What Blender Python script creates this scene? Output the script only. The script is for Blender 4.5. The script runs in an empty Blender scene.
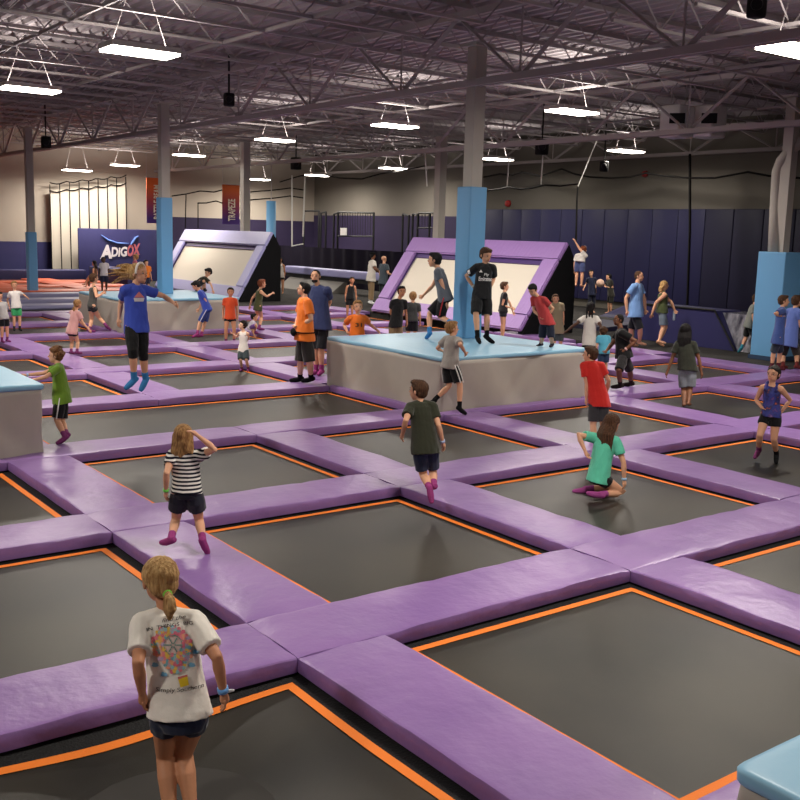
import bpy, bmesh, math, random
import numpy as np
from mathutils import Vector, noise
from mathutils.bvhtree import BVHTree
random.seed(7)
sc = bpy.context.scene
COL = sc.collection
R = math.radians

# ---------------------------------------------------------------- camera
H = 2.8
FPX, PITCH, ROLL, YAW = 1011.66, 0.164515, 0.028079, 0.643308
sp, cp, sy, cy = math.sin(PITCH), math.cos(PITCH), math.sin(YAW), math.cos(YAW)
FW = Vector((sy*cp, cy*cp, -sp)); RT = Vector((cy, -sy, 0)); UP = RT.cross(FW)
cr, sr = math.cos(ROLL), math.sin(ROLL)
XI = RT*cr + UP*sr
YI = RT*sr - UP*cr
CAM = Vector((0, 0, H))
cd = bpy.data.cameras.new('camera'); cam = bpy.data.objects.new('camera', cd); COL.objects.link(cam)
from mathutils import Matrix
mw = Matrix((( XI.x, -YI.x, -FW.x, 0), (XI.y, -YI.y, -FW.y, 0), (XI.z, -YI.z, -FW.z, H), (0, 0, 0, 1)))
cam.matrix_world = mw
cd.sensor_width = 36; cd.lens = FPX*36/800; cd.clip_end = 300; cd.clip_start = 0.05
sc.camera = cam

def ray(x, y): return FW + XI*((x-400)/FPX) + YI*((y-400)/FPX)
def bp(x, y, z=0.0):
    d = ray(x, y); return CAM + d*((z-H)/d.z)
def atd(x, y, dep): return CAM + ray(x, y)*dep
def onX(x, y, X):
    d = ray(x, y); return CAM + d*(X/d.x)
def onY(x, y, Y):
    d = ray(x, y); return CAM + d*(Y/d.y)
def pj(P):
    v = Vector(P)-CAM; dp = v.dot(FW)
    return 400+FPX*v.dot(XI)/dp, 400+FPX*v.dot(YI)/dp, dp

# ---------------------------------------------------------------- materials
def lin(c): c /= 255.0; return c/12.92 if c <= .04045 else ((c+.055)/1.055)**2.4
def rgb(c): return (lin(c[0]), lin(c[1]), lin(c[2]), 1)
MC = {}
def M(key, c, rough=.7, spec=.3, bump=0, bscale=20, c2=None, cscale=6, metal=0, emit=0, kind=None, stretch=None, sheen=0):
    if key in MC: return MC[key]
    m = bpy.data.materials.new(key); m.use_nodes = True; n = m.node_tree.nodes; l = m.node_tree.links
    b = n['Principled BSDF']; b.inputs['Base Color'].default_value = rgb(c); b.inputs['Roughness'].default_value = rough
    b.inputs['Specular IOR Level'].default_value = spec; b.inputs['Metallic'].default_value = metal
    if sheen: b.inputs['Sheen Weight'].default_value = sheen
    tc = n.new('ShaderNodeTexCoord'); mp = n.new('ShaderNodeMapping'); l.new(tc.outputs['Object'], mp.inputs[0])
    if stretch: mp.inputs['Scale'].default_value = stretch
    if c2 is not None:
        t = n.new('ShaderNodeTexNoise'); t.inputs['Scale'].default_value = cscale; t.inputs['Detail'].default_value = 5
        l.new(mp.outputs[0], t.inputs['Vector'])
        mx = n.new('ShaderNodeMix'); mx.data_type = 'RGBA'; mx.inputs[6].default_value = rgb(c); mx.inputs[7].default_value = rgb(c2)
        rp = n.new('ShaderNodeValToRGB'); rp.color_ramp.elements[0].position = .38; rp.color_ramp.elements[1].position = .62
        l.new(t.outputs['Fac'], rp.inputs[0]); l.new(rp.outputs[0], mx.inputs[0]); l.new(mx.outputs[2], b.inputs['Base Color'])
    if bump:
        t = n.new('ShaderNodeTexNoise'); t.inputs['Scale'].default_value = bscale; t.inputs['Detail'].default_value = 4
        l.new(mp.outputs[0], t.inputs['Vector'])
        bm_ = n.new('ShaderNodeBump'); bm_.inputs['Strength'].default_value = bump; bm_.inputs['Distance'].default_value = .02
        l.new(t.outputs['Fac'], bm_.inputs['Height']); l.new(bm_.outputs[0], b.inputs['Normal'])
    if kind == 'stripe':       # woven navy / white stripes round the body
        w = n.new('ShaderNodeTexWave'); w.bands_direction = 'Z'; w.inputs['Scale'].default_value = 9.5; w.inputs['Distortion'].default_value = .6
        l.new(tc.outputs['Object'], w.inputs['Vector'])
        rp = n.new('ShaderNodeValToRGB'); rp.color_ramp.interpolation = 'CONSTANT'; rp.color_ramp.elements[0].color = rgb((30, 30, 42)); rp.color_ramp.elements[1].color = rgb(c); rp.color_ramp.elements[1].position = .5
        l.new(w.outputs['Fac'], rp.inputs[0]); l.new(rp.outputs[0], b.inputs['Base Color'])
    if kind == 'galaxy':
        t = n.new('ShaderNodeTexNoise'); t.inputs['Scale'].default_value = 9; t.inputs['Detail'].default_value = 3
        l.new(tc.outputs['Object'], t.inputs['Vector'])
        rp = n.new('ShaderNodeValToRGB'); e = rp.color_ramp.elements
        e[0].position = .3; e[0].color = rgb((190, 90, 60)); e[1].position = .72; e[1].color = rgb((200, 190, 210))
        for p_, c_ in ((.4, (40, 36, 80)), (.52, (50, 60, 140)), (.6, (60, 50, 120)), (.66, (110, 70, 130))):
            q = e.new(p_); q.color = rgb(c_)
        l.new(t.outputs['Fac'], rp.inputs[0]); l.new(rp.outputs[0], b.inputs['Base Color'])
    if emit:
        b.inputs['Emission Color'].default_value = rgb(c); b.inputs['Emission Strength'].default_value = emit
    if kind == 'net':
        tr = n.new('ShaderNodeBsdfTransparent'); ms = n.new('ShaderNodeMixShader'); ms.inputs[0].default_value = .28
        l.new(tr.outputs[0], ms.inputs[1]); l.new(b.outputs[0], ms.inputs[2]); l.new(ms.outputs[0], n['Material Output'].inputs[0])
    MC[key] = m; return m

PURPLE = M('purple_vinyl', (130, 97, 156), .38, .5, .45, 7, (139, 105, 163), 1.6)
LILAC = M('lilac_vinyl', (150, 116, 178), .42, .45, .8, 5, stretch=(1, 2.2, .7))
LAVENDER = M('lavender_vinyl', (160, 158, 205), .42, .45, .3, 8)
DEEP = M('deep_purple_vinyl', (66, 40, 104), .5, .4)
BED = M('black_woven_bed', (32, 30, 26), .42, .35, .12, 220, (56, 52, 44), .55)
BED2 = M('cream_woven_bed', (212, 204, 190), .7, .2)
SKIRT = M('black_spring_cover', (22, 21, 22), .7, .3, .5, 60)
ORANGE = M('orange_webbing', (238, 128, 48), .7, .25, .2, 90)
ORPAD = M('orange_vinyl', (205, 95, 62), .5, .4)
RAIL = M('black_frame_steel', (24, 24, 26), .6, .3)
BLUEV = M('light_blue_vinyl', (132, 180, 208), .42, .45, .3, 6)
PILBLUE = M('pillar_blue_vinyl', (104, 160, 205), .5, .35, .15, 5)
GREYV = M('grey_vinyl', (172, 163, 154), .55, .3, .5, 2.2, (164, 155, 147), 1.5, stretch=(1, 1, .6))
SEAM = M('dark_seam', (40, 38, 42), .7)
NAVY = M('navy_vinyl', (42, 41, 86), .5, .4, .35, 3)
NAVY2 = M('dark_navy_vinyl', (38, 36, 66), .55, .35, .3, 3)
PLUMW = M('plum_wall_paint', (48, 40, 66), .7, .2)
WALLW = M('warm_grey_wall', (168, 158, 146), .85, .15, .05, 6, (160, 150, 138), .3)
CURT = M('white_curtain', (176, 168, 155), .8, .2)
WALLD = M('shaded_grey_wall', (124, 118, 110), .85, .15, .05, 6, (116, 111, 103), .3)  # wall grey darkened in the colour for the dimmer right side
CARPET = M('charcoal_carpet', (62, 60, 58), .95, .1, .3, 90, (52, 50, 49), 3)
CONC = M('concrete', (60, 58, 56), .9, .1)
DECK = M('painted_roof_deck', (168, 160, 161), .8, .2)
STEEL = M('painted_steel', (168, 160, 158), .6, .35)
STEELD = M('dull_steel', (160, 152, 152), .65, .3)
COLW = M('painted_column', (176, 170, 162), .6, .3)
BLACK = M('black_plastic', (18, 18, 20), .6, .3)
BLKF = M('black_fabric', (20, 20, 22), .9, .1, .3, 20)
ROPE = M('black_rope', (22, 20, 20), .9, .1)
SILV = M('silver_foil', (230, 228, 222), .35, .5, .8, 14)
SHINY = M('glossy_grey_vinyl', (128, 126, 138), .14, .8, 1.6, 6, (44, 42, 58), 5, stretch=(1, 1, .4))  # pale and dark patches in the colour imitate highlights on the crumples
LAMP = M('lamp_lens', (255, 246, 230), .5, emit=22)
LAMPB = M('lamp_housing', (200, 196, 190), .5)
REDP = M('red_plastic', (190, 40, 40), .5)
WHITEP = M('white_paint', (225, 222, 216), .6)
NET = M('net_mesh', (14, 14, 14), .9, .1, kind='net')

# ---------------------------------------------------------------- helpers
def link(o, parent=None):
    COL.objects.link(o)
    if parent is not None: o.parent = parent
    return o
def tag(o, label, cat, group=None, kind=None):
    if label: o['label'] = label
    if cat: o['category'] = cat
    if group: o['group'] = group
    if kind: o['kind'] = kind
    return o
def empty(name, loc, label=None, cat=None, group=None):
    o = bpy.data.objects.new(name, None); o.empty_display_size = .1; o.location = loc; link(o)
    return tag(o, label, cat, group)
def mesh_obj(name, verts, faces, mat, parent=None, smooth=False, mats=None, mi=None):
    """verts in world space; parent is an unrotated empty (or None)"""
    off = Vector(parent['_o']) if (parent is not None and '_o' in parent) else (parent.location if parent is not None else None)
    if parent is None:
        c = Vector((0, 0, 0))
        xs = [v[0] for v in verts]; ys = [v[1] for v in verts]; zs = [v[2] for v in verts]
        off = Vector(((min(xs)+max(xs))/2, (min(ys)+max(ys))/2, min(zs)))
    else:
        off = Vector((0, 0, 0)); q = parent
        while q is not None: off += Vector(q.location); q = q.parent
    me = bpy.data.meshes.new(name)
    me.from_pydata([(v[0]-off.x, v[1]-off.y, v[2]-off.z) for v in verts], [], faces)
    for m_ in (mats or [mat]): me.materials.append(m_)
    if mi: me.polygons.foreach_set('material_index', mi)
    if smooth: me.polygons.foreach_set('use_smooth', [True]*len(me.polygons))
    me.update()
    o = bpy.data.objects.new(name, me)
    if parent is None: o.location = off
    o['_x'] = 1; del o['_x']
    return link(o, parent)
def crisp(o, a=28):
    o.data.set_sharp_from_angle(angle=R(a)); return o

class G:
    def __init__(s): s.v = []; s.f = []; s.m = []
    def add(s, vs, fs, mi=0):
        b = len(s.v); s.v += [tuple(v) for v in vs]; s.f += [tuple(i+b for i in f) for f in fs]; s.m += [mi]*len(fs)
    def box(s, x0, x1, y0, y1, z0, z1, mi=0):
        vs = [(x, y, z) for z in (z0, z1) for y in (y0, y1) for x in (x0, x1)]
        s.add(vs, [(0, 2, 3, 1), (4, 5, 7, 6), (0, 1, 5, 4), (2, 6, 7, 3), (0, 4, 6, 2), (1, 3, 7, 5)], mi)
    def hexa(s, a, b, mi=0):   # two quads (lists of 4) joined
        s.add(list(a)+list(b), [(3, 2, 1, 0), (4, 5, 6, 7), (0, 1, 5, 4), (1, 2, 6, 5), (2, 3, 7, 6), (3, 0, 4, 7)], mi)
    def ring(s, c, ax, ay, rx, ry, n):
        return [Vector(c)+ax*(rx*math.cos(2*math.pi*k/n))+ay*(ry*math.sin(2*math.pi*k/n)) for k in range(n)]
    def loft(s, rings, mi=0, cap=True):
        n = len(rings[0]); vs = [p for r_ in rings for p in r_]; fs = []
        for k in range(len(rings)-1):
            for j in range(n):
                a = k*n+j; b = k*n+(j+1) % n; fs.append((a, b, b+n, a+n))
        if cap:
            fs.append(tuple(range(n-1, -1, -1))); fs.append(tuple(range((len(rings)-1)*n, len(rings)*n)))
        s.add(vs, fs, mi)
    def tube(s, pts, rad, n=10, flat0=False, flat1=False, mi=0, up=None):
        pts = [Vector(p) for p in pts]
        if not hasattr(rad, '__len__'): rad = [rad]*len(pts)
        rings = []; N = len(pts)
        d0 = (pts[1]-pts[0]).normalized()
        ref = up or (Vector((0, 0, 1)) if abs(d0.z) < .9 else Vector((1, 0, 0)))
        ax = d0.cross(ref).normalized()
        for i, p in enumerate(pts):
            d = (pts[min(i+1, N-1)]-pts[max(i-1, 0)])
            d = d.normalized() if d.length > 1e-9 else d0
            ax = (ax-d*ax.dot(d)); ax = ax.normalized() if ax.length > 1e-6 else d.orthogonal().normalized()
            ay = d.cross(ax); r_ = rad[i]
            if i == 0 and not flat0:
                for t in (.85, .5): 
                    rr = math.sqrt(1-t*t)*r_; rings.append(s.ring(p-d*(t*r_), ax, ay, rr, rr, n))
            rings.append(s.ring(p, ax, ay, r_, r_, n))
            if i == N-1 and not flat1:
                for t in (.5, .85):
                    rr = math.sqrt(1-t*t)*r_; rings.append(s.ring(p+d*(t*r_), ax, ay, rr, rr, n))
        s.loft(rings, mi)
    def bar(s, a, b, w, mi=0, n=4): s.tube([a, b], w, n, True, True, mi)
    def ell(s, c, ax, ay, az, rx, ry, rz, n=14, m=9, mi=0):
        rings = []
        for i in range(1, m):
            th = math.pi*i/m; rings.append(s.ring(Vector(c)-az*(rz*math.cos(th)), ax, ay, rx*math.sin(th), ry*math.sin(th), n))
        s.loft(rings, mi)
    def obj(s, name, mat, parent=None, smooth=False, mats=None):
        return mesh_obj(name, s.v, s.f, mat, parent, smooth, mats, s.m if mats else None)

def remesh(g, vox, smooth=4, wrinkle=0, wscale=9, seed=0, keep_bottom=None):
    """voxel-fuse the shapes in g to ONE continuous surface; returns (verts, faces)"""
    me = bpy.data.meshes.new('t'); me.from_pydata(g.v, [], g.f); me.update()
    bm = bmesh.new(); bm.from_mesh(me); bmesh.ops.recalc_face_normals(bm, faces=bm.faces); bm.to_mesh(me); bm.free()
    o = bpy.data.objects.new('t', me); COL.objects.link(o)
    r = o.modifiers.new('r', 'REMESH'); r.mode = 'VOXEL'; r.voxel_size = vox
    if smooth:
        s_ = o.modifiers.new('s', 'SMOOTH'); s_.factor = .5; s_.iterations = smooth
    dg = bpy.context.evaluated_depsgraph_get(); ev = o.evaluated_get(dg); m2 = ev.to_mesh()
    n = len(m2.vertices); co = np.zeros(n*3); m2.vertices.foreach_get('co', co); co = co.reshape(-1, 3)
    nr = np.zeros(n*3); m2.vertices.foreach_get('normal', nr); nr = nr.reshape(-1, 3)
    fs = [tuple(p.vertices) for p in m2.polygons]
    ev.to_mesh_clear(); bpy.data.objects.remove(o); bpy.data.meshes.remove(me)
    if wrinkle:
        sv = Vector((seed*3.1, seed*1.7, 0))
        for i in range(n):
            p = Vector(co[i]); q = Vector((p.x*wscale, p.y*wscale, p.z*wscale*.55))+sv
            d = noise.noise(q)*.65+noise.noise(q*2.3)*.35
            co[i] += nr[i]*(d*wrinkle)
    return [tuple(c) for c in co], fs

def text_mesh(txt, shear=0.0, bold=0.0):
    """letters as a flat mesh in unit box: returns verts2d (x 0..w, y 0..1), faces, width"""
    c = bpy.data.curves.new('t', 'FONT'); c.body = txt; c.size = 1; c.offset = bold; c.shear = shear; c.resolution_u = 3
    o = bpy.data.objects.new('t', c); COL.objects.link(o)
    dg = bpy.context.evaluated_depsgraph_get(); me = bpy.data.meshes.new_from_object(o.evaluated_get(dg))
    vs = [(v.co.x, v.co.y) for v in me.vertices]; fs = [tuple(p.vertices) for p in me.polygons]
    bpy.data.objects.remove(o); bpy.data.curves.remove(c); bpy.data.meshes.remove(me)
    x0 = min(v[0] for v in vs); x1 = max(v[0] for v in vs); y0 = min(v[1] for v in vs); y1 = max(v[1] for v in vs)
    return [((x-x0)/(x1-x0), (y-y0)/(y1-y0)) for x, y in vs], fs
def text_quad(name, txt, P0, PX, PY, mat, parent, lift=Vector((0, 0, 0)), shear=0, bold=0.01):
    """flat lettering filling the parallelogram P0, P0+PX (reading direction), P0+PY (up)"""
    vs, fs = text_mesh(txt, shear, bold)
    return mesh_obj(name, [P0+PX*x+PY*y+lift for x, y in vs], fs, mat, parent)

def bevel_box(name, x0, x1, y0, y1, z0, z1, mat, parent=None, r=.03, seg=3):
    bm = bmesh.new(); bmesh.ops.create_cube(bm, size=1)
    for v in bm.verts: v.co = Vector(((x0+x1)/2+v.co.x*(x1-x0), (y0+y1)/2+v.co.y*(y1-y0), (z0+z1)/2+v.co.z*(z1-z0)))
    bmesh.ops.bevel(bm, geom=bm.edges[:], offset=r, segments=seg, affect='EDGES', profile=.6)
    vs = [tuple(v.co) for v in bm.verts]; idx = {v: i for i, v in enumerate(bm.verts)}
    fs = [tuple(idx[v] for v in f.verts) for f in bm.faces]; bm.free()
    return mesh_obj(name, vs, fs, mat, parent, True)

# ---------------------------------------------------------------- court grid
S, OX, OY, W = 3.3178, 3.3032, 5.4611, .7218
def GX(i): return OX+i*S
def GY(j): return OY+j*S
PT = .112       # pad thickness
def pad_mesh(a, b, w0, w1, axis, seed, res, z0=-PT, z1=0.0, wob=.006):
    """cushion between a and b along axis; w0..w1 across; rounded, slightly uneven"""
    n = max(2, int((b-a)/res)); prof = []
    cw = (w1-w0); r = .014
    for (u, z) in ((0, z0), (-.004, (z0+z1)/2), (0, z1-r), (r*.3, z1-r*.3), (r, z1-.001), (r*2.6, z1+.001), (cw*.22, z1+.003), (cw*.36, z1+.004), (cw*.5, z1+.005), (cw*.64, z1+.004), (cw*.78, z1+.003), (cw-r*2.6, z1+.001), (cw-r, z1-.001), (cw-r*.3, z1-r*.3), (cw, z1-r), (cw+.004, (z0+z1)/2), (cw, z0)):
        prof.append((w0+u, z))
    rings = []
    for k in range(n+1):
        t = a+(b-a)*k/n; ring = []
        sq = 1.0
        for q, (u, z) in enumerate(prof):
            d = noise.noise(Vector((t*1.9+seed, u*2.6, seed*1.3)))*wob*1.6 + noise.noise(Vector((t*7+seed, u*5, seed*2.3)))*wob
            du = noise.noise(Vector((t*3+seed, 9, u)))*wob if q < 3 or q > len(prof)-4 else 0
            zz = z+(d if z > z0+.01 else 0)
            tt = t
            if k in (0, n) and z > z0+.01: zz -= .010
            if q > 2 and q < len(prof)-3:      # creases in the vinyl
                cz = noise.noise(Vector((t*2.2+u*1.5+seed*5, u*1.1-t*.6, seed)))
                zz -= .006*max(0, 1-abs(cz)*14)
                if abs(((t-a) % 1.66)-.83) < res*.35 and res < .2: zz -= .004
            ring.append((tt, u+du, zz) if axis == 'x' else (u+du, tt, zz))
        rings.append([Vector(p) for p in ring])
    g = G(); g.loft(rings)
    return g

vis = []
def in_frame(pts, m=70):
    ps = [pj(p) for p in pts]
    if all(p[2] < .3 for p in ps): return False
    ps = [p for p in ps if p[2] > .3]
    return min(p[0] for p in ps) < 800+m and max(p[0] for p in ps) > -m and min(p[1] for p in ps) < 800+m and max(p[1] for p in ps) > -m

LAND = []     # landmarks for labels: (phrase, x, y)
PADS = []; CELLS = []
blocks = {(-1, 2), (2, 2), (2, 6), (0, -2)}
def cell_ok(i, j):
    if (i, j) in blocks: return False
    if i < -2 or j < -2 or j > 7: return False
    if i > 5 or (i == 5 and j > 1): return False
    return True
def court():
    merged = {(0, 2): (0, 1, 2, 2)}           # (0..1, 2) is one long bed
    for j in range(-2, 8):
        for i in range(-2, 6):
            if not cell_ok(i, j) or (i, j) == (1, 2): continue
            i1 = i+1
            if (i, j) == (0, 2): i1 = 2
            x0, x1, y0, y1 = GX(i)+W, GX(i1), GY(j)+W, GY(j+1)
            if not in_frame([(x0, y0, -.1), (x1, y0, -.1), (x1, y1, -.1), (x0, y1, -.1), ((x0+x1)/2, (y0+y1)/2, -.1)]): continue
            CELLS.append((i, j, x0, x1, y0, y1))
    for j in range(-2, 9):
        for i in range(-2, 6):
            # A strips (run along x): needs a cell or block on either side
            c0, c1 = (i, j-1), (i, j)
            n0 = cell_ok(*c0) or c0 in blocks; n1 = cell_ok(*c1) or c1 in blocks
            if (n0 or n1) and not (c0 in blocks and c1 in blocks):
                y0, y1 = GY(j), GY(j)+W
                if c1 in blocks: y1 = GY(j)+.21
                if c0 in blocks: y0 = GY(j)+.345
                x0, x1 = GX(i), GX(i+1)
                if (i-1, j-1) in blocks: x0 += .17
                if in_frame([(x0, y0, 0), (x1, y0, 0), (x1, y1, 0), (x0, y1, 0)]): PADS.append(('x', i, j, x0, x1, y0, y1))
    for j in range(-2, 8):
        for i in range(-2, 7):
            if (i, j) == (1, 2): continue
            c0, c1 = (i-1, j), (i, j)
            n0 = cell_ok(*c0) or c0 in blocks; n1 = cell_ok(*c1) or c1 in blocks
            if not (n0 or n1): continue
            x0, x1 = GX(i), GX(i)+W
            if c1 in blocks: x1 = GX(i)+.12
            if c0 in blocks: x0 = GX(i)+.54
            y0, y1 = GY(j)+W, GY(j+1)
            if in_frame([(x0, y0, 0), (x1, y0, 0), (x1, y1, 0), (x0, y1, 0)]): PADS.append(('y', i, j, x0, x1, y0, y1))
court()

def sag(x, y):
    # bed pressed down by the jumpers standing on it
    z = 0
    for (px, py, dz, r) in SAGS: z -= dz*math.exp(-((x-px)**2+(y-py)**2)/(r*r))
    return z
SAGS = []
BZ = -.12
def make_cell(i, j, x0, x1, y0, y1, label):
    res = .14 if (i, j) in ((-1, -1),) else .4
    t = empty('trampoline', ((x0+x1)/2, (y0+y1)/2, -.25), label, 'trampoline', 'trampolines of the main court')
    ins = .10; sw = .066
    def patch(a0, a1, b0, b1, z, name, mat, res, edge0=False):
        nx = max(1, int((a1-a0)/res)); ny = max(1, int((b1-b0)/res)); vs = []; fs = []
        for b in range(ny+1):
            for a in range(nx+1):
                x = a0+(a1-a0)*a/nx; y = b0+(b1-b0)*b/ny
                e = min(x-x0, x1-x, y-y0, y1-y)/ins; e = max(0, min(1, e))
                vs.append((x, y, z+sag(x, y)*(e if (i, j) == (-1, -1) else min(1, e))))
        for b in range(ny):
            for a in range(nx):
                k = b*(nx+1)+a; fs.append((k, k+1, k+nx+2, k+nx+1))
        return vs, fs
    vs, fs = patch(x0+ins+sw*.3, x1-ins-sw*.3, y0+ins+sw*.3, y1-ins-sw*.3, BZ, 'bed', BED, res)
    mesh_obj('jumping_bed', vs, fs, BED, t, True)
    g = G()
    for (a0, a1, b0, b1) in ((x0+ins, x1-ins, y0+ins, y0+ins+sw), (x0+ins, x1-ins, y1-ins-sw, y1-ins), (x0+ins, x0+ins+sw, y0+ins+sw, y1-ins-sw), (x1-ins-sw, x1-ins, y0+ins+sw, y1-ins-sw)):
        vs, fs = patch(a0, a1, b0, b1, BZ+.006, '', None, res); g.add(vs, fs)
    g.obj('orange_border', ORANGE, t, True)
    g = G()
    for (a0, a1, b0, b1) in ((x0-.03, x1+.03, y0-.03, y0+ins), (x0-.03, x1+.03, y1-ins, y1+.03), (x0-.03, x0+ins, y0+ins, y1-ins), (x1-ins, x1+.03, y0+ins, y1-ins)):
        vs, fs = patch(a0, a1, b0, b1, BZ-.012, '', None, res); g.add(vs, fs)
    zz = BZ-.012
    for (a0, b0, a1, b1) in ((x0-.03, y0-.03, x1+.03, y0-.03), (x1+.03, y0-.03, x1+.03, y1+.03), (x1+.03, y1+.03, x0-.03, y1+.03), (x0-.03, y1+.03, x0-.03, y0-.03)):
        g.add([(a0, b0, -.25), (a1, b1, -.25), (a1, b1, zz), (a0, b0, zz)], [(0, 1, 2, 3)])
    g.obj('spring_cover', SKIRT, t)
    return t

# ---------------------------------------------------------------- people
SKINS = {'f': (214, 160, 128), 'p': (226, 178, 148), 't': (190, 132, 98), 'b': (120, 78, 56), 'd': (84, 56, 44)}
HAIRS = {'blond': ((214, 174, 118), (160, 118, 70)), 'brown': ((92, 62, 42), (60, 40, 28)), 'dark': ((40, 30, 26), (26, 20, 18)), 'black': ((20, 18, 19), (30, 26, 26)), 'ginger': ((140, 96, 58), (96, 62, 38)), 'red': ((140, 74, 44), (104, 52, 34)), 'sandy': ((186, 142, 92), (132, 94, 58)), 'grey': ((120, 110, 100), (80, 72, 66))}
def skin(k): return M('skin_'+k, SKINS[k], .55, .35, .1, 60)
def hairm(k):
    a, b = HAIRS[k]; return M('hair_'+k, a, .62, .22, .9, 12, b, 5, stretch=(14, 14, 1.5))
def cloth(c, key=None): return M(key or 'cloth_%d_%d_%d' % tuple(c), c, .85, .15, .35, 16, sheen=.2)
EYEW = M('eye_white', (190, 184, 176), .5); EYEB = M('eye_iris', (40, 28, 22), .3); LIPS = M('lips', (176, 92, 84), .5)

def lerp(a, b, t): return a*(1-t)+b*t
def solve(parent, px, L, prefer, depth0):
    """3D point on the pixel ray at distance L from parent; of the two, the one lying more along `prefer`"""
    d = ray(*px); o = CAM-parent
    A = d.dot(d); B = 2*o.dot(d); C = o.dot(o)-L*L; D = B*B-4*A*C
    if D <= 0:
        t = -B/(2*A); P = CAM+d*t
        v = P-parent
        return parent+v*(min(1.12, max(v.length/L, 1))*L/v.length) if v.length > 0 else P
    r_ = math.sqrt(D)/(2*A); t0 = -B/(2*A)
    a = CAM+d*(t0-r_); b = CAM+d*(t0+r_)
    return a if (a-parent).dot(prefer) > (b-parent).dot(prefer) else b

PEOPLE = []
def person(label, foot, top, hm, phi, sk='f', hair=('brown', 'short'), shirt=None, short=None, sock=None, z=0.0, dep=None, hd=None, nk=None, hip=None,
           el=None, er=None, wl=None, wr=None, kl=None, kr=None, al=None, ar=None, tl=None, tr=None, hphi=None, hpitch=0, adult=False, phis=None, lean=0, land=None, extras=None, fine=0, xoff=0, pose=None, group=None):
    """foot, top: pixels of ground contact and crown. hm: standing height in metres.
    phi: facing, 0 = away from the camera, 90 = to the right of the photo, 180 = towards it."""
    base = bp(foot[0], foot[1], z)
    D = (base-CAM).dot(FW)
    if dep: D = dep; base = atd(foot[0], foot[1], D)
    pxm = FPX/D
    fwd_d = Vector((base.x, base.y, 0)).normalized(); rgt_d = Vector((fwd_d.y, -fwd_d.x, 0))
    def vec(a): a = R(a); return (rgt_d*math.sin(a)+fwd_d*math.cos(a))
    def rv(a): a = R(a); return (rgt_d*math.cos(a)-fwd_d*math.sin(a))
    ph = phi; ps = phi if phis is None else phis
    F = vec(ph); Rh = rv(ph); Rs = rv(ps); Fs = vec(ps); Z = Vector((0, 0, 1))
    h = hm; hh = h*(.133 if adult else .165)       # head height
    cx = foot[0]
    hp = h*pxm
    if hip is None: hip = (cx, foot[1]-hp*.52)
    P0 = atd(hip[0], hip[1], D)
    if nk is None: nk = (hip[0]+(top[0]-hip[0])*.6, top[1]+hp*(.165 if adult else .195))
    NK = atd(nk[0], nk[1], D+lean)
    if hd is None: hd = (top[0], top[1]+hh*pxm*.5)
    HD = atd(hd[0], hd[1], D+lean+ (F.dot(FW))*.02)
    spine = (NK-P0).normalized()
    hw = h*(.108 if adult else .092); pw = h*.050
    sh = {}; hj = {}
    for s_, k in ((-1, 'l'), (1, 'r')):
        sh[k] = NK+Rs*(s_*hw)-spine*(h*.042); hj[k] = P0+Rh*(s_*pw)
    UA, FA, TH, SH = h*.168, h*.145, h*.238, h*.235
    el_ = {'l': el, 'r': er}; wr_ = {'l': wl, 'r': wr}; kn_ = {'l': kl, 'r': kr}; an_ = {'l': al, 'r': ar}; tp_ = {'l': tl, 'r': tr}
    E = {}; Wt = {}; K = {}; A = {}; T = {}; HT = {}
    for s_, k in ((-1, 'l'), (1, 'r')):
        rs = Rs*s_
        if el_[k]: E[k] = solve(sh[k], el_[k], UA, rs*.8-Fs*.6, D)
        else: E[k] = sh[k]+(-Z*.97+rs*.2-Fs*.1).normalized()*UA
        if wr_[k]: Wt[k] = solve(E[k], wr_[k], FA, Fs-rs*.3, D)
        else: Wt[k] = E[k]+(-Z*.95+Fs*.28+rs*.04).normalized()*FA
        if kn_[k]: K[k] = solve(hj[k], kn_[k], TH, F+rs*.1, D)
        else: K[k] = hj[k]+(-Z+F*.06+Rh*s_*.03).normalized()*TH
        if an_[k]: A[k] = solve(K[k], an_[k], SH, -F-Z*.2, D)
        else: A[k] = K[k]+(-Z-F*.05).normalized()*SH
        fd = F*.92+Rh*s_*.15-Z*.25
        if tp_[k]:
            q = solve(A[k], tp_[k], h*.105, F-Z*.3, D); fd = (q-A[k])
        fd.normalize(); T[k] = A[k]+fd*(h*.095)
    # drop or lift so the lowest sole meets the ground
    if z is not None and not dep and pose != 'air':
        low = min(min((A[k]).z-h*.034, T[k].z-h*.018) for k in 'lr')
        dz = z-low
        if pose == 'kneel': dz = z-min(min(A[k].z, K[k].z)-h*.03 for k in 'lr')
        if abs(dz) > .001:
            if abs(dz) < .35 or True:
                # move along the sight lines so that the silhouette stays put
                pivot = min((A[k] for k in 'lr'), key=lambda q: q.z)
                dd = pivot-CAM; t = (dd.z+dz)/dd.z
                t = max(.8, min(1.25, t))
                allp = [P0, NK, HD]+[X[k] for X in (sh, hj, E, Wt, K, A, T) for k in 'lr']
                shift = dd*(t-1)
                P0 = P0+shift; NK = NK+shift; HD = HD+shift
                for X in (sh, hj, E, Wt, K, A, T):
                    for k in 'lr': X[k] = X[k]+shift
                low2 = min(min((A[k]).z-h*.034, T[k].z-h*.018) for k in 'lr')
                if pose == 'kneel': low2 = min(min(A[k].z, K[k].z)-h*.03 for k in 'lr')
                dz2 = Vector((0, 0, z-low2))
                P0 = P0+dz2; NK = NK+dz2; HD = HD+dz2
                for X in (sh, hj, E, Wt, K, A, T):
                    for k in 'lr': X[k] = X[k]+dz2
    gz = min(min(A[k].z-h*.034, T[k].z-h*.018) for k in 'lr')
    root = empty('person', (P0.x, P0.y, gz), label, 'person')
    LAND.append((land, P0.x, P0.y)) if land else None
    vox = (.0075 if fine > 1 else .010) if fine else .015
    if pxm < 35: vox = .019
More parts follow.
